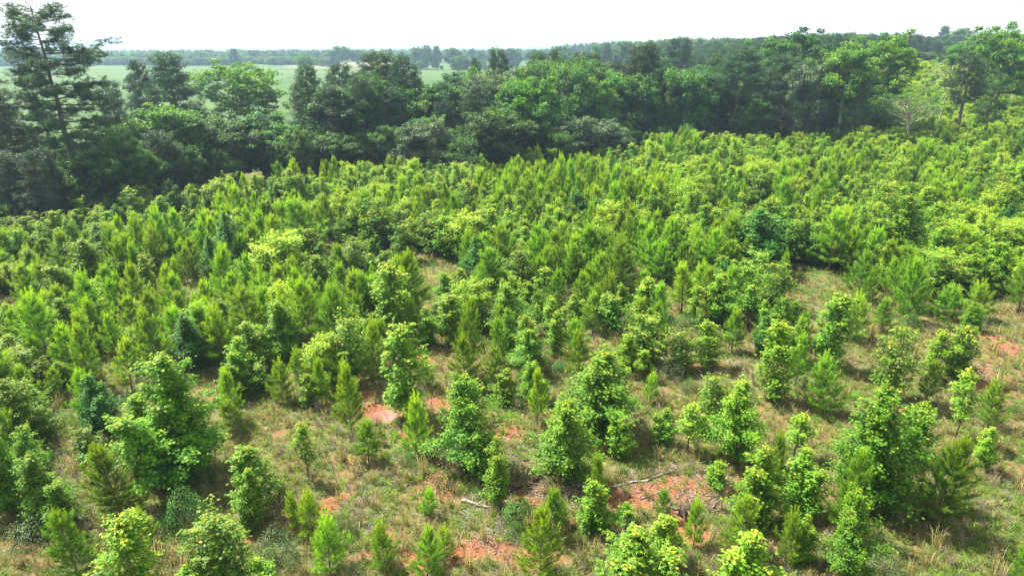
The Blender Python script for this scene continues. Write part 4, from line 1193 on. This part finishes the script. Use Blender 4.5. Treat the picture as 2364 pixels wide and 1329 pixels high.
# snags and dead boughs
def snag(px, pt, dist, h0, seed, label, bent=False, mat='palebark'):
    r = np.random.default_rng(seed)
    y = dist; x = (px - 1182) / FPX * (y * math.cos(PITCH) + 8 * math.sin(PITCH)); gz = float(ground_z(x, y))
    h = height_at(x, y, pt) - gz
    e = bpy.data.objects.new('dead_tree', None); C.objects.link(e); e.location = (x, y, gz - .1)
    mb = MB(); tp = bend((0, 0, 0), (.3, 0, h), 0, .12, 8, r); tube(mb, tp, np.linspace(.2, .04, 8), 7)
    link('trunk', mb.mesh('dead_trunk', M[mat], True), e)
    for k in range(7):
        mb = MB(); z = h * r.uniform(.45, .95); a = r.uniform(0, 2 * PI); L_ = r.uniform(.8, 2.2)
        p0 = np.array([.3 * z / h, 0, z]); p1 = p0 + [math.cos(a) * L_, math.sin(a) * L_, L_ * r.uniform(.1, .8)]
        if bent: a = PI + r.normal(0, .4); L_ = r.uniform(3, 5.5); p1 = p0 + [math.cos(a) * L_, math.sin(a) * L_, -.4 * r.uniform(-1, 2)]
        path = bend(p0, p1, .3 * L_ if bent else .1, .08, 7, r)
        tube(mb, path, np.linspace(.07, .015, 7), 5)
        for q in range(4):
            i = r.integers(2, 6); b1 = path[i] + r.normal(0, .6, 3) * [1, 1, .6]
            tube(mb, bend(path[i], b1, 0, .04, 4, r), np.linspace(.03, .008, 4), 4)
        link('bough', mb.mesh('dead_bough', M[mat]), e)
    e['label'] = label; e['category'] = 'dead tree'; e['group'] = 'dead trees in the wood'
snag(2217, 62, 150, 0, 1, 'pale dead tree pole rising over the wood near the right edge')
snag(2185, 150, 135, 0, 2, 'dead tree with long bleached boughs bending to the left', True)
snag(1590, 170, 128, 0, 3, 'bare dark dead tree among the shaded trunks', False, 'oldbark')
snag(1225, 158, 126, 0, 4, 'bare grey stems above the brightest tree', False)

# poles
def utility_pole(px, dist, pt, lab, wires=None):
    x = (px - 1182) / FPX * dist * math.cos(PITCH); gz = float(ground_z(x, dist)); h = height_at(x, dist, pt) - gz
    e = bpy.data.objects.new('utility_pole', None); C.objects.link(e); e.location = (x, dist, gz)
    mb = MB(); tube(mb, [(0, 0, -.3), (0, 0, h * .5), (0, 0, h)], [.2, .17, .14], 8); link('post', mb.mesh('post', M['palebark']), e)
    mb = MB(); tube(mb, [(-1.3, 0, h - .7), (1.3, 0, h - .7)], [.09, .09], 6); link('crossarm', mb.mesh('crossarm', M['deadwood']), e)
    for s_ in (-1.1, 0, 1.1):
        mb = MB(); tube(mb, [(s_, 0, h - .62), (s_, 0, h - .35)], [.07, .05], 6); link('insulator', mb.mesh('insulator', M['palebark']), e)
    e['label'] = lab; e['category'] = 'utility pole'; e['group'] = 'utility poles'
    return (x, dist, gz + h - .35)
utility_pole(1085, 470, 133, 'thin utility pole on the pale field in the middle distance')
w1 = utility_pole(2092, 380, 82, 'thin pole left of the hazy hill carrying wires')
w2 = utility_pole(2196, 330, 96, 'thin pole by the pale dead tree carrying wires')
for s_ in (-1.1, 0, 1.1):
    mb = MB(); p = bend((w1[0] + s_, w1[1], w1[2]), (w2[0] + s_, w2[1], w2[2]), -.9, 0, 12); tube(mb, p, np.full(12, .025), 4)
    o = link('power_line', mb.mesh('power_line', M['palebark'])); o['label'] = 'thin sagging wire between two poles on the right hill'; o['category'] = 'wire'; o['group'] = 'wires between the two poles'

# ------------------------------------------------------------------ shrubs
for (k_, px, pb, pt, w, lab) in [('B0', 432, 1222, 1130, 108, 'round green shrub alone in the tan grass at the left'), ('B1', 645, 1305, 1222, 105, 'round greyish shrub left of the middle, near the bottom'),
        ('B2', 1192, 1205, 1142, 72, 'dark glossy bush right of the thick white log'), ('B0', 948, 1078, 1038, 44, 'small fresh green shrub in front of the column sweetgum'),
        ('B0', 1190, 1242, 1203, 34, 'small green shrub in front of the dark glossy bush'), ('B2', 645, 1160, 1095, 50, 'dark shrub in the shade right of the yellow columns'),
        ('B0', 440, 1112, 1072, 85, 'low shrub at the foot of the biggest left sweetgum'), ('B0', 497, 1108, 1088, 26, 'tiny bright green shrub right of the biggest left sweetgum'),
        ('B0', 2098, 758, 718, 40, 'small yellow flecked shrub before the pines on the right'), ('B2', 2338, 955, 930, 34, 'little dark shrub at the right edge by the bare clay'),
        ('B1', 2040, 1325, 1262, 80, 'greyish low shrub at the bottom right of the yellow column'), ('B0', 795, 1235, 1180, 60, 'green shrub right of the small pines, left of the clay'),
        ('B1', 80, 1250, 1190, 110, 'grey green shrub under the pines at the left edge'), ('B1', 815, 1345, 1290, 60, 'pale shrub at the bottom left of the middle'),
        ('B2', 1010, 1320, 1270, 40, 'small dark shrub by the bottom middle pines'), ('B1', 480, 830, 790, 50, 'grey leaved shrub behind the biggest left sweetgum'),
        ('B0', 1400, 1215, 1180, 50, 'low leafy shrub on the clay beside the yellow green sweetgum'), ('B0', 1300, 1115, 1080, 45, 'low leafy shrub in front of the brush pile sweetgum'),
        ('B0', 1432, 1098, 1070, 36, 'little green shrub above the long grey log'), ('B1', 2110, 1010, 975, 60, 'grey green weed shrub behind the dense big pine'), ('B0', 1590, 905, 870, 45, 'low shrub right of centre among the thin saplings')]:
    x, y, h, w = from_px(px, pb, pt, w)
    plant(k_, x, y, h, w, label=lab, group='shrubs in the clearing')

# ------------------------------------------------------------------ dead wood on the ground
def stick(px0, py0, px1, py1, r0, mat, lab, lift=0., name='stick', grp=None, knots=2, seed=None):
    r = np.random.default_rng(int(px0 * 7 + py0 * 3) if seed is None else seed)
    r0 *= .58
    a = np.array(at(px0, py0)); b = np.array(at(px1, py1))
    m_ = (a + b) / 2
    mb = MB()
    L_ = np.linalg.norm(b - a); n = 9
    t = np.linspace(0, 1, n)[:, None]
    loc = a - m_; loc2 = b - m_
    p = loc * (1 - t) + loc2 * t
    p[:, :2] += r.normal(0, .022 * L_, (n, 2)) * np.sin(t * PI)
    for i in range(n):
        p[i, 2] = float(ground_z(p[i, 0] + m_[0], p[i, 1] + m_[1])) - m_[2] + r0 * .75 + lift * (i / (n - 1)) + r.uniform(0, .015)
    rad = r0 * np.linspace(1, .62, n) * (1 + r.normal(0, .07, n))
    tube(mb, p, rad, 7)
    for q in range(knots if r0 > .025 else 0):
        i = r.integers(2, 8); d = unit(np.array([r.normal(), r.normal(), abs(r.normal()) * .5 + .15]))
        tube(mb, [p[i], p[i] + d * r0 * 3, p[i] + d * r0 * 6 + [0, 0, .03]], [r0 * .4, r0 * .3, r0 * .12], 5)
    o = link(name, mb.mesh(name, M[mat], True)); o.location = m_
    o['label'] = lab; o['category'] = name.replace('_', ' ')
    if grp: o['group'] = grp
    return o
LOGS = [(1066, 1157, 1130, 1174, .14, 'deadwood', 'thick bleached log with a dark broken end beside the slim yellow sweetgum', 'log'),
 (1391, 1134, 1571, 1084, .11, 'deadwood', 'long grey log running up behind the bare red clay', 'log'), (1446, 1117, 1512, 1094, .09, 'brownwood', 'shorter brown log lying behind the long grey one', 'log'),
 (1226, 1114, 1282, 1095, .15, 'darkwood', 'charred dark log before the pyramid sweetgum', 'log'), (1170, 1142, 1216, 1116, .16, 'darkwood', 'rotten dark log left of the brush pile', 'log'),
 (1479, 1152, 1545, 1129, .07, 'deadwood', 'curved grey branch on the red clay', 'branch'), (1560, 1151, 1584, 1128, .06, 'brownwood', 'short brown branch at the right of the red clay', 'branch'),
 (572, 980, 758, 981, .03, 'deadwood', 'long thin pale stick lying across the tan grass', 'stick'), (604, 942, 652, 949, .025, 'deadwood', 'faint pale stick behind the long thin one', 'stick'),
 (676, 953, 700, 960, .04, 'deadwood', 'short thick pale stick near the small pine', 'stick'), (948, 1096, 987, 1074, .045, 'deadwood', 'slanting pale branch left of the small brush pile', 'branch'),
 (1198, 1042, 1237, 1027, .045, 'deadwood', 'grey stick left of the pyramid sweetgum', 'stick'), (1225, 1027, 1237, 1020, .05, 'brownwood', 'stubby brown stick above the grey one', 'stick'),
 (1477, 965, 1500, 973, .05, 'deadwood', 'short white stick right of the broad bright sweetgum', 'stick'), (874, 1190, 926, 1187, .022, 'deadwood', 'thin curved stick on the clay left of the middle', 'stick'),
 (852, 1182, 856, 1216, .04, 'deadwood', 'knobby white stick pointing at the camera', 'stick'), (900, 1168, 926, 1164, .03, 'deadwood', 'little pale stick above the thin curved one', 'stick'),
 (786, 1250, 834, 1254, .03, 'deadwood', 'pale stick by the pine at the left of the bottom middle', 'stick'), (785, 1124, 812, 1121, .035, 'deadwood', 'small pale stick in the grass, centre left', 'stick'),
 (836, 1101, 862, 1098, .03, 'deadwood', 'thin grey stick in front of the soft green pine', 'stick'), (186, 1131, 218, 1117, .06, 'deadwood', 'grey log under the pines at the left', 'log'),
 (1176, 1010, 1190, 1000, .045, 'deadwood', 'stub of wood on the small red patch right of the tall pyramid', 'stick'), (1122, 1225, 1142, 1228, .035, 'deadwood', 'white chip of wood below the thick bleached log', 'stick'),
 (1143, 1227, 1152, 1230, .03, 'deadwood', 'tiny white chip right of the larger chip', 'stick'), (1043, 1212, 1056, 1220, .03, 'deadwood', 'bent pale twig on the grass below the thick log', 'stick'),
 (1482, 1186, 1487, 1198, .06, 'deadwood', 'short upright white chip on the red clay', 'stick'), (1350, 1236, 1370, 1243, .025, 'deadwood', 'thin twig at the foot of the yellow green sweetgum', 'stick'),
 (1700, 848, 1748, 832, .05, 'deadwood', 'grey branch in the far brush pile right of centre', 'branch'), (1712, 832, 1750, 848, .04, 'deadwood', 'second crossing branch in the far brush pile', 'branch'),
 (1666, 860, 1712, 852, .05, 'brownwood', 'brown branch trailing left from the far brush pile', 'branch'), (2242, 846, 2286, 835, .04, 'deadwood', 'grey stick on the bare clay at the right', 'stick'),
 (2308, 908, 2332, 892, .035, 'deadwood', 'pale crooked stick at the right edge of the clay', 'stick'), (1588, 1092, 1616, 1075, .05, 'deadwood', 'pale branch beside the long grey log end', 'branch'),
 (1408, 1092, 1455, 1098, .035, 'deadwood', 'pale stick above the long grey log', 'stick'), (1410, 1062, 1428, 1058, .05, 'brownwood', 'brown stick right of the pyramid sweetgum', 'stick'),
 (1960, 1318, 1990, 1338, .03, 'deadwood', 'thin twig at the bottom right', 'stick'), (2330, 935, 2350, 952, .03, 'deadwood', 'pale twig by the little dark shrub', 'stick'), (1280, 1035, 1262, 1005, .025, 'deadwood', 'dry twig standing left of the pyramid', 'stick'),
 (560, 1010, 580, 985, .03, 'deadwood', 'pale twig at the left end of the long thin stick', 'stick'), (2285, 770, 2350, 780, .03, 'deadwood', 'long thin stick at the top of the bare ground on the right', 'stick')]
for (a, b, c, d, r0, mt, lab, nm) in LOGS:
    stick(a, b, c, d, r0, mt, lab, lift=.35 if 'standing' in lab or 'upright' in lab else 0, name=nm, grp='dead wood on the ground')
def brush(cx, cy, rx, ry, n, seed, where, rmax=.05):
    r = random.Random(seed)
    words = ['pale', 'grey', 'brown', 'dark']
    for k in range(n):
        ang = r.gauss(0, .5) if r.random() < .7 else r.uniform(0, 3.1)
        L_ = r.uniform(.5, 1.15) * rx; mx = cx + r.uniform(-.45, .45) * rx; my = cy + r.uniform(-.8, .8) * ry
        w_ = r.choice(['deadwood', 'brownwood', 'brownwood', 'darkwood'])
        dx = math.cos(ang) * L_ * .5; dy = math.sin(ang) * L_ * .5 * .55
        wd = {'deadwood': 'bleached', 'brownwood': 'brown', 'darkwood': 'rotten'}[w_]
        lg = 'long ' if L_ > .9 * rx else ('short ' if L_ < .65 * rx else '')
        sd = 'left' if mx < cx - .15 * rx else ('right' if mx > cx + .15 * rx else 'middle')
        sd = ('back ' if my < cy - .25 * ry else ('front ' if my > cy + .25 * ry else '')) + sd
        stick(mx - dx, my - dy, mx + dx, my + dy, r.uniform(.012, rmax), w_, '%s%s stick in the %s of %s' % (lg, wd, sd, where), lift=r.uniform(0, .3), name='stick', grp='sticks of ' + where, seed=seed * 100 + k)
brush(1305, 1132, 110, 30, 44, 1, 'the big brush pile below the pyramid sweetgum')
brush(1655, 1160, 80, 32, 42, 2, 'the brush pile right of the red clay')
brush(1036, 1064, 34, 18, 16, 3, 'the small brush heap left of the tall sweetgum')
brush(1728, 842, 46, 10, 8, 4, 'the far brush pile right of centre', .03)
brush(1590, 1085, 60, 12, 12, 5, 'the loose wood beyond the long grey log', .03)
brush(222, 1075, 40, 30, 9, 6, 'the shaded brush at the left', .03)
brush(820, 735, 30, 10, 6, 7, 'the brush under the trees left of centre', .03)
# uprooted stump
sx, sy, sz = at(1580, 1188)
e = bpy.data.objects.new('stump', None); C.objects.link(e); e.location = (sx, sy, sz)
e['label'] = 'dark rotten stump with roots sticking up beside the right brush pile'; e['category'] = 'stump'
mb = MB(); tube(mb, [(0, 0, -.1), (.05, .02, .2), (.02, 0, .42), (.0, .02, .5)], [.3, .24, .2, .09], 10); link('wood', mb.mesh('stump_wood', M['darkwood']), e)
r = np.random.default_rng(5)
for k in range(8):
    a = k * .8 + r.normal(0, .2); L_ = r.uniform(.4, .95); mb = MB()
    tube(mb, bend((0, 0, .2), (math.cos(a) * L_, math.sin(a) * L_, r.uniform(-.05, .55)), .1, .03, 6, r), np.linspace(.08, .015, 6), 6)
    link('root', mb.mesh('root', M['darkwood']), e)

# ------------------------------------------------------------------ clods of earth round the puddle and on the clay
r = np.random.default_rng(9)
rock_m = newmat('clay_clods'); m_, nt, out = rock_m
p = nt.nodes.new('ShaderNodeBsdfPrincipled'); p.inputs['Base Color'].default_value = (.16, .06, .035, 1); p.inputs['Roughness'].default_value = .95
nt.links.new(p.outputs[0], out.inputs[0])
mb = MB()
ico = [(0, 0, 1), (.89, 0, .45), (.28, .85, .45), (-.72, .53, .45), (-.72, -.53, .45), (.28, -.85, .45), (.72, .53, -.45), (-.28, .85, -.45), (-.89, 0, -.45), (-.28, -.85, -.45), (.72, -.53, -.45), (0, 0, -1)]
icf = [(0, 1, 2), (0, 2, 3), (0, 3, 4), (0, 4, 5), (0, 5, 1), (1, 6, 2), (2, 7, 3), (3, 8, 4), (4, 9, 5), (5, 10, 1), (1, 10, 6), (2, 6, 7), (3, 7, 8), (4, 8, 9), (5, 9, 10), (6, 11, 7), (7, 11, 8), (8, 11, 9), (9, 11, 10), (10, 11, 6)]
for k in range(1300):
    cx, cy, cr = _cl[r.integers(len(_cl))]
    x = cx + r.normal(0, cr * .7); y = cy + r.normal(0, cr * .6)
    if np.hypot(x - PUDDLE[0], y - PUDDLE[1]) < 1.3: continue
    s_ = .012 + .05 * r.uniform() ** 4
    v = np.array(ico) * s_ * r.uniform(.7, 1.3, 3) * r.uniform(.85, 1.15, (12, 1))
    mb.add(v + [x, y, float(ground_z(x, y)) + s_ * .4], icf)
for k in range(70):
    a = r.uniform(0, 2 * PI); x = PUDDLE[0] + math.cos(a) * 1.25 * r.uniform(1, 1.25); y = PUDDLE[1] + math.sin(a) * 1.05 * r.uniform(1, 1.25); s_ = r.uniform(.03, .09)
    v = np.array(ico) * s_ * r.uniform(.7, 1.3, 3) * r.uniform(.85, 1.15, (12, 1)); mb.add(v + [x, y, float(ground_z(x, y)) + s_ * .3], icf)
o = link('clods', mb.mesh('clods', m_)); o['kind'] = 'stuff'; o['label'] = 'crumbs and clods of red clay on the bare patches'; o['category'] = 'soil'

# ------------------------------------------------------------------ ground cover: tufts scattered by geometry nodes from shapes kept in the same mesh
def grass_variant(n, h, spread, wd, curl=.5, seed=0, a0=0, a1=1):
    r = np.random.default_rng(seed); mb = MB()
    for k in range(n):
        a = r.uniform(0, 2 * PI); b = r.uniform(0, 2 * PI); rr = spread * .35 * r.uniform() ** .5
        p0 = np.array([math.cos(b) * rr, math.sin(b) * rr, -.02]); hh = h * r.uniform(.5, 1.1)
        out_ = np.array([math.cos(a), math.sin(a), 0]) * spread * r.uniform(.2, 1)
        p1 = p0 + out_ * .4 + [0, 0, hh * .7]; p2 = p0 + out_ * (1 + curl * .4) + [0, 0, hh * (1 - curl * r.uniform(0, .6))]
        s_ = np.array([-math.sin(a + r.normal(0, .7)), math.cos(a), 0]) * wd
        ag = r.uniform(a0, a1)
        mb.add([p0 - s_, p0 + s_, p1 + s_ * .7, p1 - s_ * .7, p2], [(3, 2, 4)], [(0, 1, 2, 3)], ag)
    return mb
def weed_variant(n, h, w, leaf, seed=0, flower=0):
    r = np.random.default_rng(seed); mb = MB()
    global rng; rng = r
    d = rdir(n); d[:, 2] = np.abs(d[:, 2]); rr = r.uniform(.2, 1, n) ** .6
    p = d * rr[:, None] * [w * .5, w * .5, h] + [0, 0, .02]
    leaves(mb, p, unit(d + r.normal(0, .5, (n, 3)) + [0, 0, .6]), r.uniform(.6, 1.2, n) * leaf, .3 + rr * .4 + r.normal(0, .15, n), 'blade')
    return mb
def stem_variant(n, h, spread, seed=0):
    r = np.random.default_rng(seed); mb = MB()
    for k in range(n):
        a = r.uniform(0, 2 * PI); s_ = r.uniform(.1, 1) * spread; hh = h * r.uniform(.5, 1.1)
        p1 = np.array([math.cos(a) * s_, math.sin(a) * s_, hh]); q_ = np.array([-math.sin(a), math.cos(a), 0]) * .006
        mb.add([-q_, q_, p1], [(0, 1, 2)], None, r.uniform())
        for j in range(5):
            t = r.uniform(.45, 1); b0 = p1 * t; d = unit(r.normal(0, 1, 3) + [0, 0, .9]) * r.uniform(.05, .14)
            mb.add([b0 - q_ * .8, b0 + q_ * .8, b0 + d], [(0, 1, 2)], None, r.uniform())
    return mb

def cover(name, variants, mat, pts, scl, label, cat):
    r = np.random.default_rng(len(pts)); nv = len(variants)
    allv = MB(); sel = []
    for k, mb in enumerate(variants):
        v = np.concatenate(mb.v); a = np.concatenate(mb.a)
        allv.add(v, np.concatenate(mb.f3) if mb.f3 else None, np.concatenate(mb.f4) if mb.f4 else None, a); sel += [k] * len(v)
    me = allv.mesh(name, mat); n0 = len(me.vertices); n = len(pts)
    me.vertices.add(n)
    co = np.zeros((n0 + n) * 3, np.float32); me.vertices.foreach_get('co', co); co = co.reshape(-1, 3); co[n0:] = pts; me.vertices.foreach_set('co', co.ravel())
    a = me.attributes.new('pick', 'INT', 'POINT'); a.data.foreach_set('value', np.concatenate([sel, 100 + r.integers(0, nv, n)]).astype(np.int32))
    rot = np.zeros((n0 + n, 3), np.float32); rot[:, 2] = r.uniform(0, 6.28, n0 + n); rot[:, 0] = r.normal(0, .12, n0 + n)
    a = me.attributes.new('rot', 'FLOAT_VECTOR', 'POINT'); a.data.foreach_set('vector', rot.ravel())
    sc = np.ones((n0 + n, 3), np.float32); sc[n0:] = np.asarray(scl)[:, None] * np.stack([np.ones(n), np.ones(n), r.uniform(.8, 1.25, n)], 1)
    a = me.attributes.new('scl', 'FLOAT_VECTOR', 'POINT'); a.data.foreach_set('vector', sc.ravel())
    o = link(name, me); o['kind'] = 'stuff'; o['label'] = label; o['category'] = cat
    ng = bpy.data.node_groups.new(name, 'GeometryNodeTree')
    ng.interface.new_socket('Geometry', in_out='INPUT', socket_type='NodeSocketGeometry'); ng.interface.new_socket('Geometry', in_out='OUTPUT', socket_type='NodeSocketGeometry')
    N = ng.nodes.new; L = ng.links.new
    gi = N('NodeGroupInput'); go = N('NodeGroupOutput'); join = N('GeometryNodeJoinGeometry')
    def named(nm, ty):
        x = N('GeometryNodeInputNamedAttribute'); x.data_type = ty; x.inputs['Name'].default_value = nm; return x.outputs['Attribute']
    ar, asc, ap = named('rot', 'FLOAT_VECTOR'), named('scl', 'FLOAT_VECTOR'), named('pick', 'INT')
    for k in range(nv):
        c1 = N('FunctionNodeCompare'); c1.data_type = 'INT'; c1.operation = 'EQUAL'; L(ap, c1.inputs[2]); c1.inputs[3].default_value = k
        c2 = N('FunctionNodeCompare'); c2.data_type = 'INT'; c2.operation = 'EQUAL'; L(ap, c2.inputs[2]); c2.inputs[3].default_value = 100 + k
        s1 = N('GeometryNodeSeparateGeometry'); L(gi.outputs[0], s1.inputs[0]); L(c1.outputs[0], s1.inputs[1])
        ip = N('GeometryNodeInstanceOnPoints'); L(gi.outputs[0], ip.inputs['Points']); L(c2.outputs[0], ip.inputs['Selection']); L(s1.outputs[0], ip.inputs['Instance'])
        L(ar, ip.inputs['Rotation']); L(asc, ip.inputs['Scale']); L(ip.outputs[0], join.inputs[0])
    L(join.outputs[0], go.inputs[0]); md = o.modifiers.new('scatter', 'NODES'); md.node_group = ng
    return o

def cover_points(n, fn, seed, ymax=80, power=1.0):
    """random ground points inside the view, nearer ones denser; fn gives the keep probability"""
    r = np.random.default_rng(seed)
    y = 19 + (ymax - 19) * r.uniform(size=n) ** power; x = r.uniform(-.9, .9, n) * (y + 6)
    keep = (r.uniform(size=n) < fn(x, y)) & off_puddle(x, y)
    x, y = x[keep], y[keep]
    return np.stack([x, y, ground_z(x, y)], 1), r
def cm(x, y): return clay_mask(x, y) > .5
def off_puddle(x, y): return np.hypot(x - PUDDLE[0], y - PUDDLE[1]) > 1.0
gp = lambda x, y, s_, sd: vnoise(x / s_, y / s_, sd)
pts, r = cover_points(52000, lambda x, y: np.where(cm(x, y), .22, .35 + .65 * (gp(x, y, 1.6, 31) > .45)) * (1 - .6 * lush_mask(x, y)), 1, 75, 1.1)
cover('dry_grass', [grass_variant(26, .30, .26, .006, .7, 1), grass_variant(30, .22, .30, .006, 1.1, 2), grass_variant(22, .4, .2, .006, .5, 3), grass_variant(34, .75, .3, .006, .6, 9, .3, 1)], M['grass_dry'], pts, r.uniform(.45, 1.1, len(pts)) + .9 * (r.uniform(size=len(pts)) > .955), 'dry tan grass tufts over the clearing', 'grass')
pts, r = cover_points(80000, lambda x, y: np.where(cm(x, y), .18, .3 + .75 * (gp(x, y, 1.9, 32) > .45)) * (.7 + .3 * lush_mask(x, y)), 2, 80, 1.1)
cover('green_grass', [grass_variant(26, .26, .24, .007, .8, 4), grass_variant(28, .2, .26, .007, 1.0, 5)], M['grass_green'], pts, r.uniform(.5, 1.15, len(pts)) + .9 * (r.uniform(size=len(pts)) > .96), 'green grass tufts over the clearing', 'grass')
pts, r = cover_points(42000, lambda x, y: np.where(cm(x, y), .05, (.15 + .85 * (gp(x, y, 1.2, 33) > .6))) * .8, 3, 80, 1.1)
cover('weeds', [weed_variant(60, .22, .45, .055, 1), weed_variant(45, .35, .3, .06, 2), weed_variant(70, .14, .5, .045, 3)], M['weed'], pts, r.uniform(.5, 1.25, len(pts)), 'low green weeds among the grass', 'weeds')
pts, r = cover_points(9000, lambda x, y: np.where(cm(x, y), .15, .9 * (gp(x, y, 2.3, 34) > .62) + .12), 4, 75, 1.1)
cover('dead_weeds', [stem_variant(22, .55, .3, 1), stem_variant(18, .8, .28, 2), stem_variant(26, .3, .3, 3)], M['deadweed'], pts, r.uniform(.5, 1.1, len(pts)), 'grey brown dead weed stems', 'weeds')
def twig_variant(n, seed):
    r = np.random.default_rng(seed); mb = MB()
    for k in range(n):
        c = np.array([r.normal(0, .3), r.normal(0, .3), .02 + r.uniform(0, .05)]); a = r.uniform(0, PI); L_ = r.uniform(.1, .45)
        d = np.array([math.cos(a), math.sin(a), r.normal(0, .15)]) * L_
        tube(mb, [c - d * .5, c + [0, 0, .02], c + d * .5], [.012, .011, .006], 3, r.uniform(), cap=False)
    return mb
_t = [at(*q_) for q_ in [(1305, 1132), (1250, 1120), (1655, 1160), (1600, 1150), (1036, 1066), (1728, 842), (1590, 1085), (1480, 1110), (1100, 1165), (850, 1200), (2290, 860), (1220, 1040), (222, 1080), (1150, 1230), (980, 1095), (1750, 1060)]]
pts, r = cover_points(90000, lambda x, y: np.max([1.0 - np.hypot(x - f[0], (y - f[1]) * 1.3) / 2.4 for f in _t], 0)  .clip(.012, 1) * .24, 6, 60, 1.0)
cover('twig_litter', [twig_variant(7, 1), twig_variant(5, 2), twig_variant(9, 3)], M['deadwood'], pts, r.uniform(.6, 1.4, len(pts)), 'broken twigs and bark littering the ground round the brush piles', 'twigs')
def flower_variant(seed):
    r = np.random.default_rng(seed); mb = MB(); global rng; rng = r
    n = 9; p = np.stack([r.normal(0, .16, n), r.normal(0, .16, n), r.uniform(.22, .4, n)], 1)
    leaves(mb, p, unit(r.normal(0, .3, (n, 3)) + [0, 0, 1]), .05, .8, 'blade')
    return mb
_f = [at(1900, 660), at(945, 1090), at(1000, 1110), at(1580, 735), at(1700, 700), at(1690, 930), at(30, 730), at(870, 1065)]
pts, r = cover_points(40000, lambda x, y: np.max([1.0 - np.hypot(x - f[0], y - f[1]) / (4.5 if f[1] > 45 else 2.0) for f in _f], 0).clip(0, 1) * .35, 5, 75, 1.0)
cover('yellow_wildflowers', [flower_variant(1), flower_variant(2)], M['flower'], pts, r.uniform(.7, 1.2, len(pts)), 'tiny yellow wildflowers in the grass', 'flowers')

# ------------------------------------------------------------------ air
hm = bpy.data.materials.new('humid_air'); hm.use_nodes = True; nt = hm.node_tree; nt.nodes.clear()
out = nt.nodes.new('ShaderNodeOutputMaterial'); pv_ = nt.nodes.new('ShaderNodeVolumePrincipled')
pv_.inputs['Color'].default_value = (.52, .76, .96, 1); pv_.inputs['Density'].default_value = HAZE_DENSITY; pv_.inputs['Anisotropy'].default_value = .3
nt.links.new(pv_.outputs[0], out.inputs['Volume'])
hx, y0, y1, z0, z1 = 4400, -700, 5400, -5, 36
hv = [(sx * hx, yy, zz) for zz in (z0, z1) for yy in (y0, y1) for sx in (-1, 1)]
hme = bpy.data.meshes.new('haze'); hme.from_pydata(hv, [], [(0, 2, 3, 1), (4, 5, 7, 6), (0, 1, 5, 4), (2, 6, 7, 3), (0, 4, 6, 2), (1, 3, 7, 5)]); hme.materials.append(hm)
link('haze', hme)['kind'] = 'stuff'

# ------------------------------------------------------------------ labels that still coincide are told apart by their place in the picture
seen = defaultdict(list)
for e in C.objects:
    if e.parent is None and 'label' in e and 'kind' not in e: seen[e['label']].append(e)
ORD = ['second', 'third', 'fourth', 'fifth', 'sixth', 'seventh', 'eighth', 'ninth', 'tenth']
for lab, es in seen.items():
    if len(es) < 2: continue
    es.sort(key=lambda e_: project(*e_.location)[0])
    n_ = len(es)
    words = ['left-hand', 'right-hand'] if n_ == 2 else (['leftmost', 'middle', 'rightmost'] if n_ == 3 else ['leftmost'] + [ORD[min(k, 8)] + ' from left' for k in range(n_ - 2)] + ['rightmost'])
    core = lab[6:] if lab.startswith('inner ') else lab
    for e_, w_ in zip(es, words): e_['label'] = w_ + (' inner ' if core != lab else ' ') + core
for o in C.objects:
    if o.parent is None and 'label' in o:
        w_ = o['label'].split()
        if len(w_) > 16:
            w_ = w_[:16]
            while w_[-1] in STOP: w_.pop()
            o['label'] = ' '.join(w_)
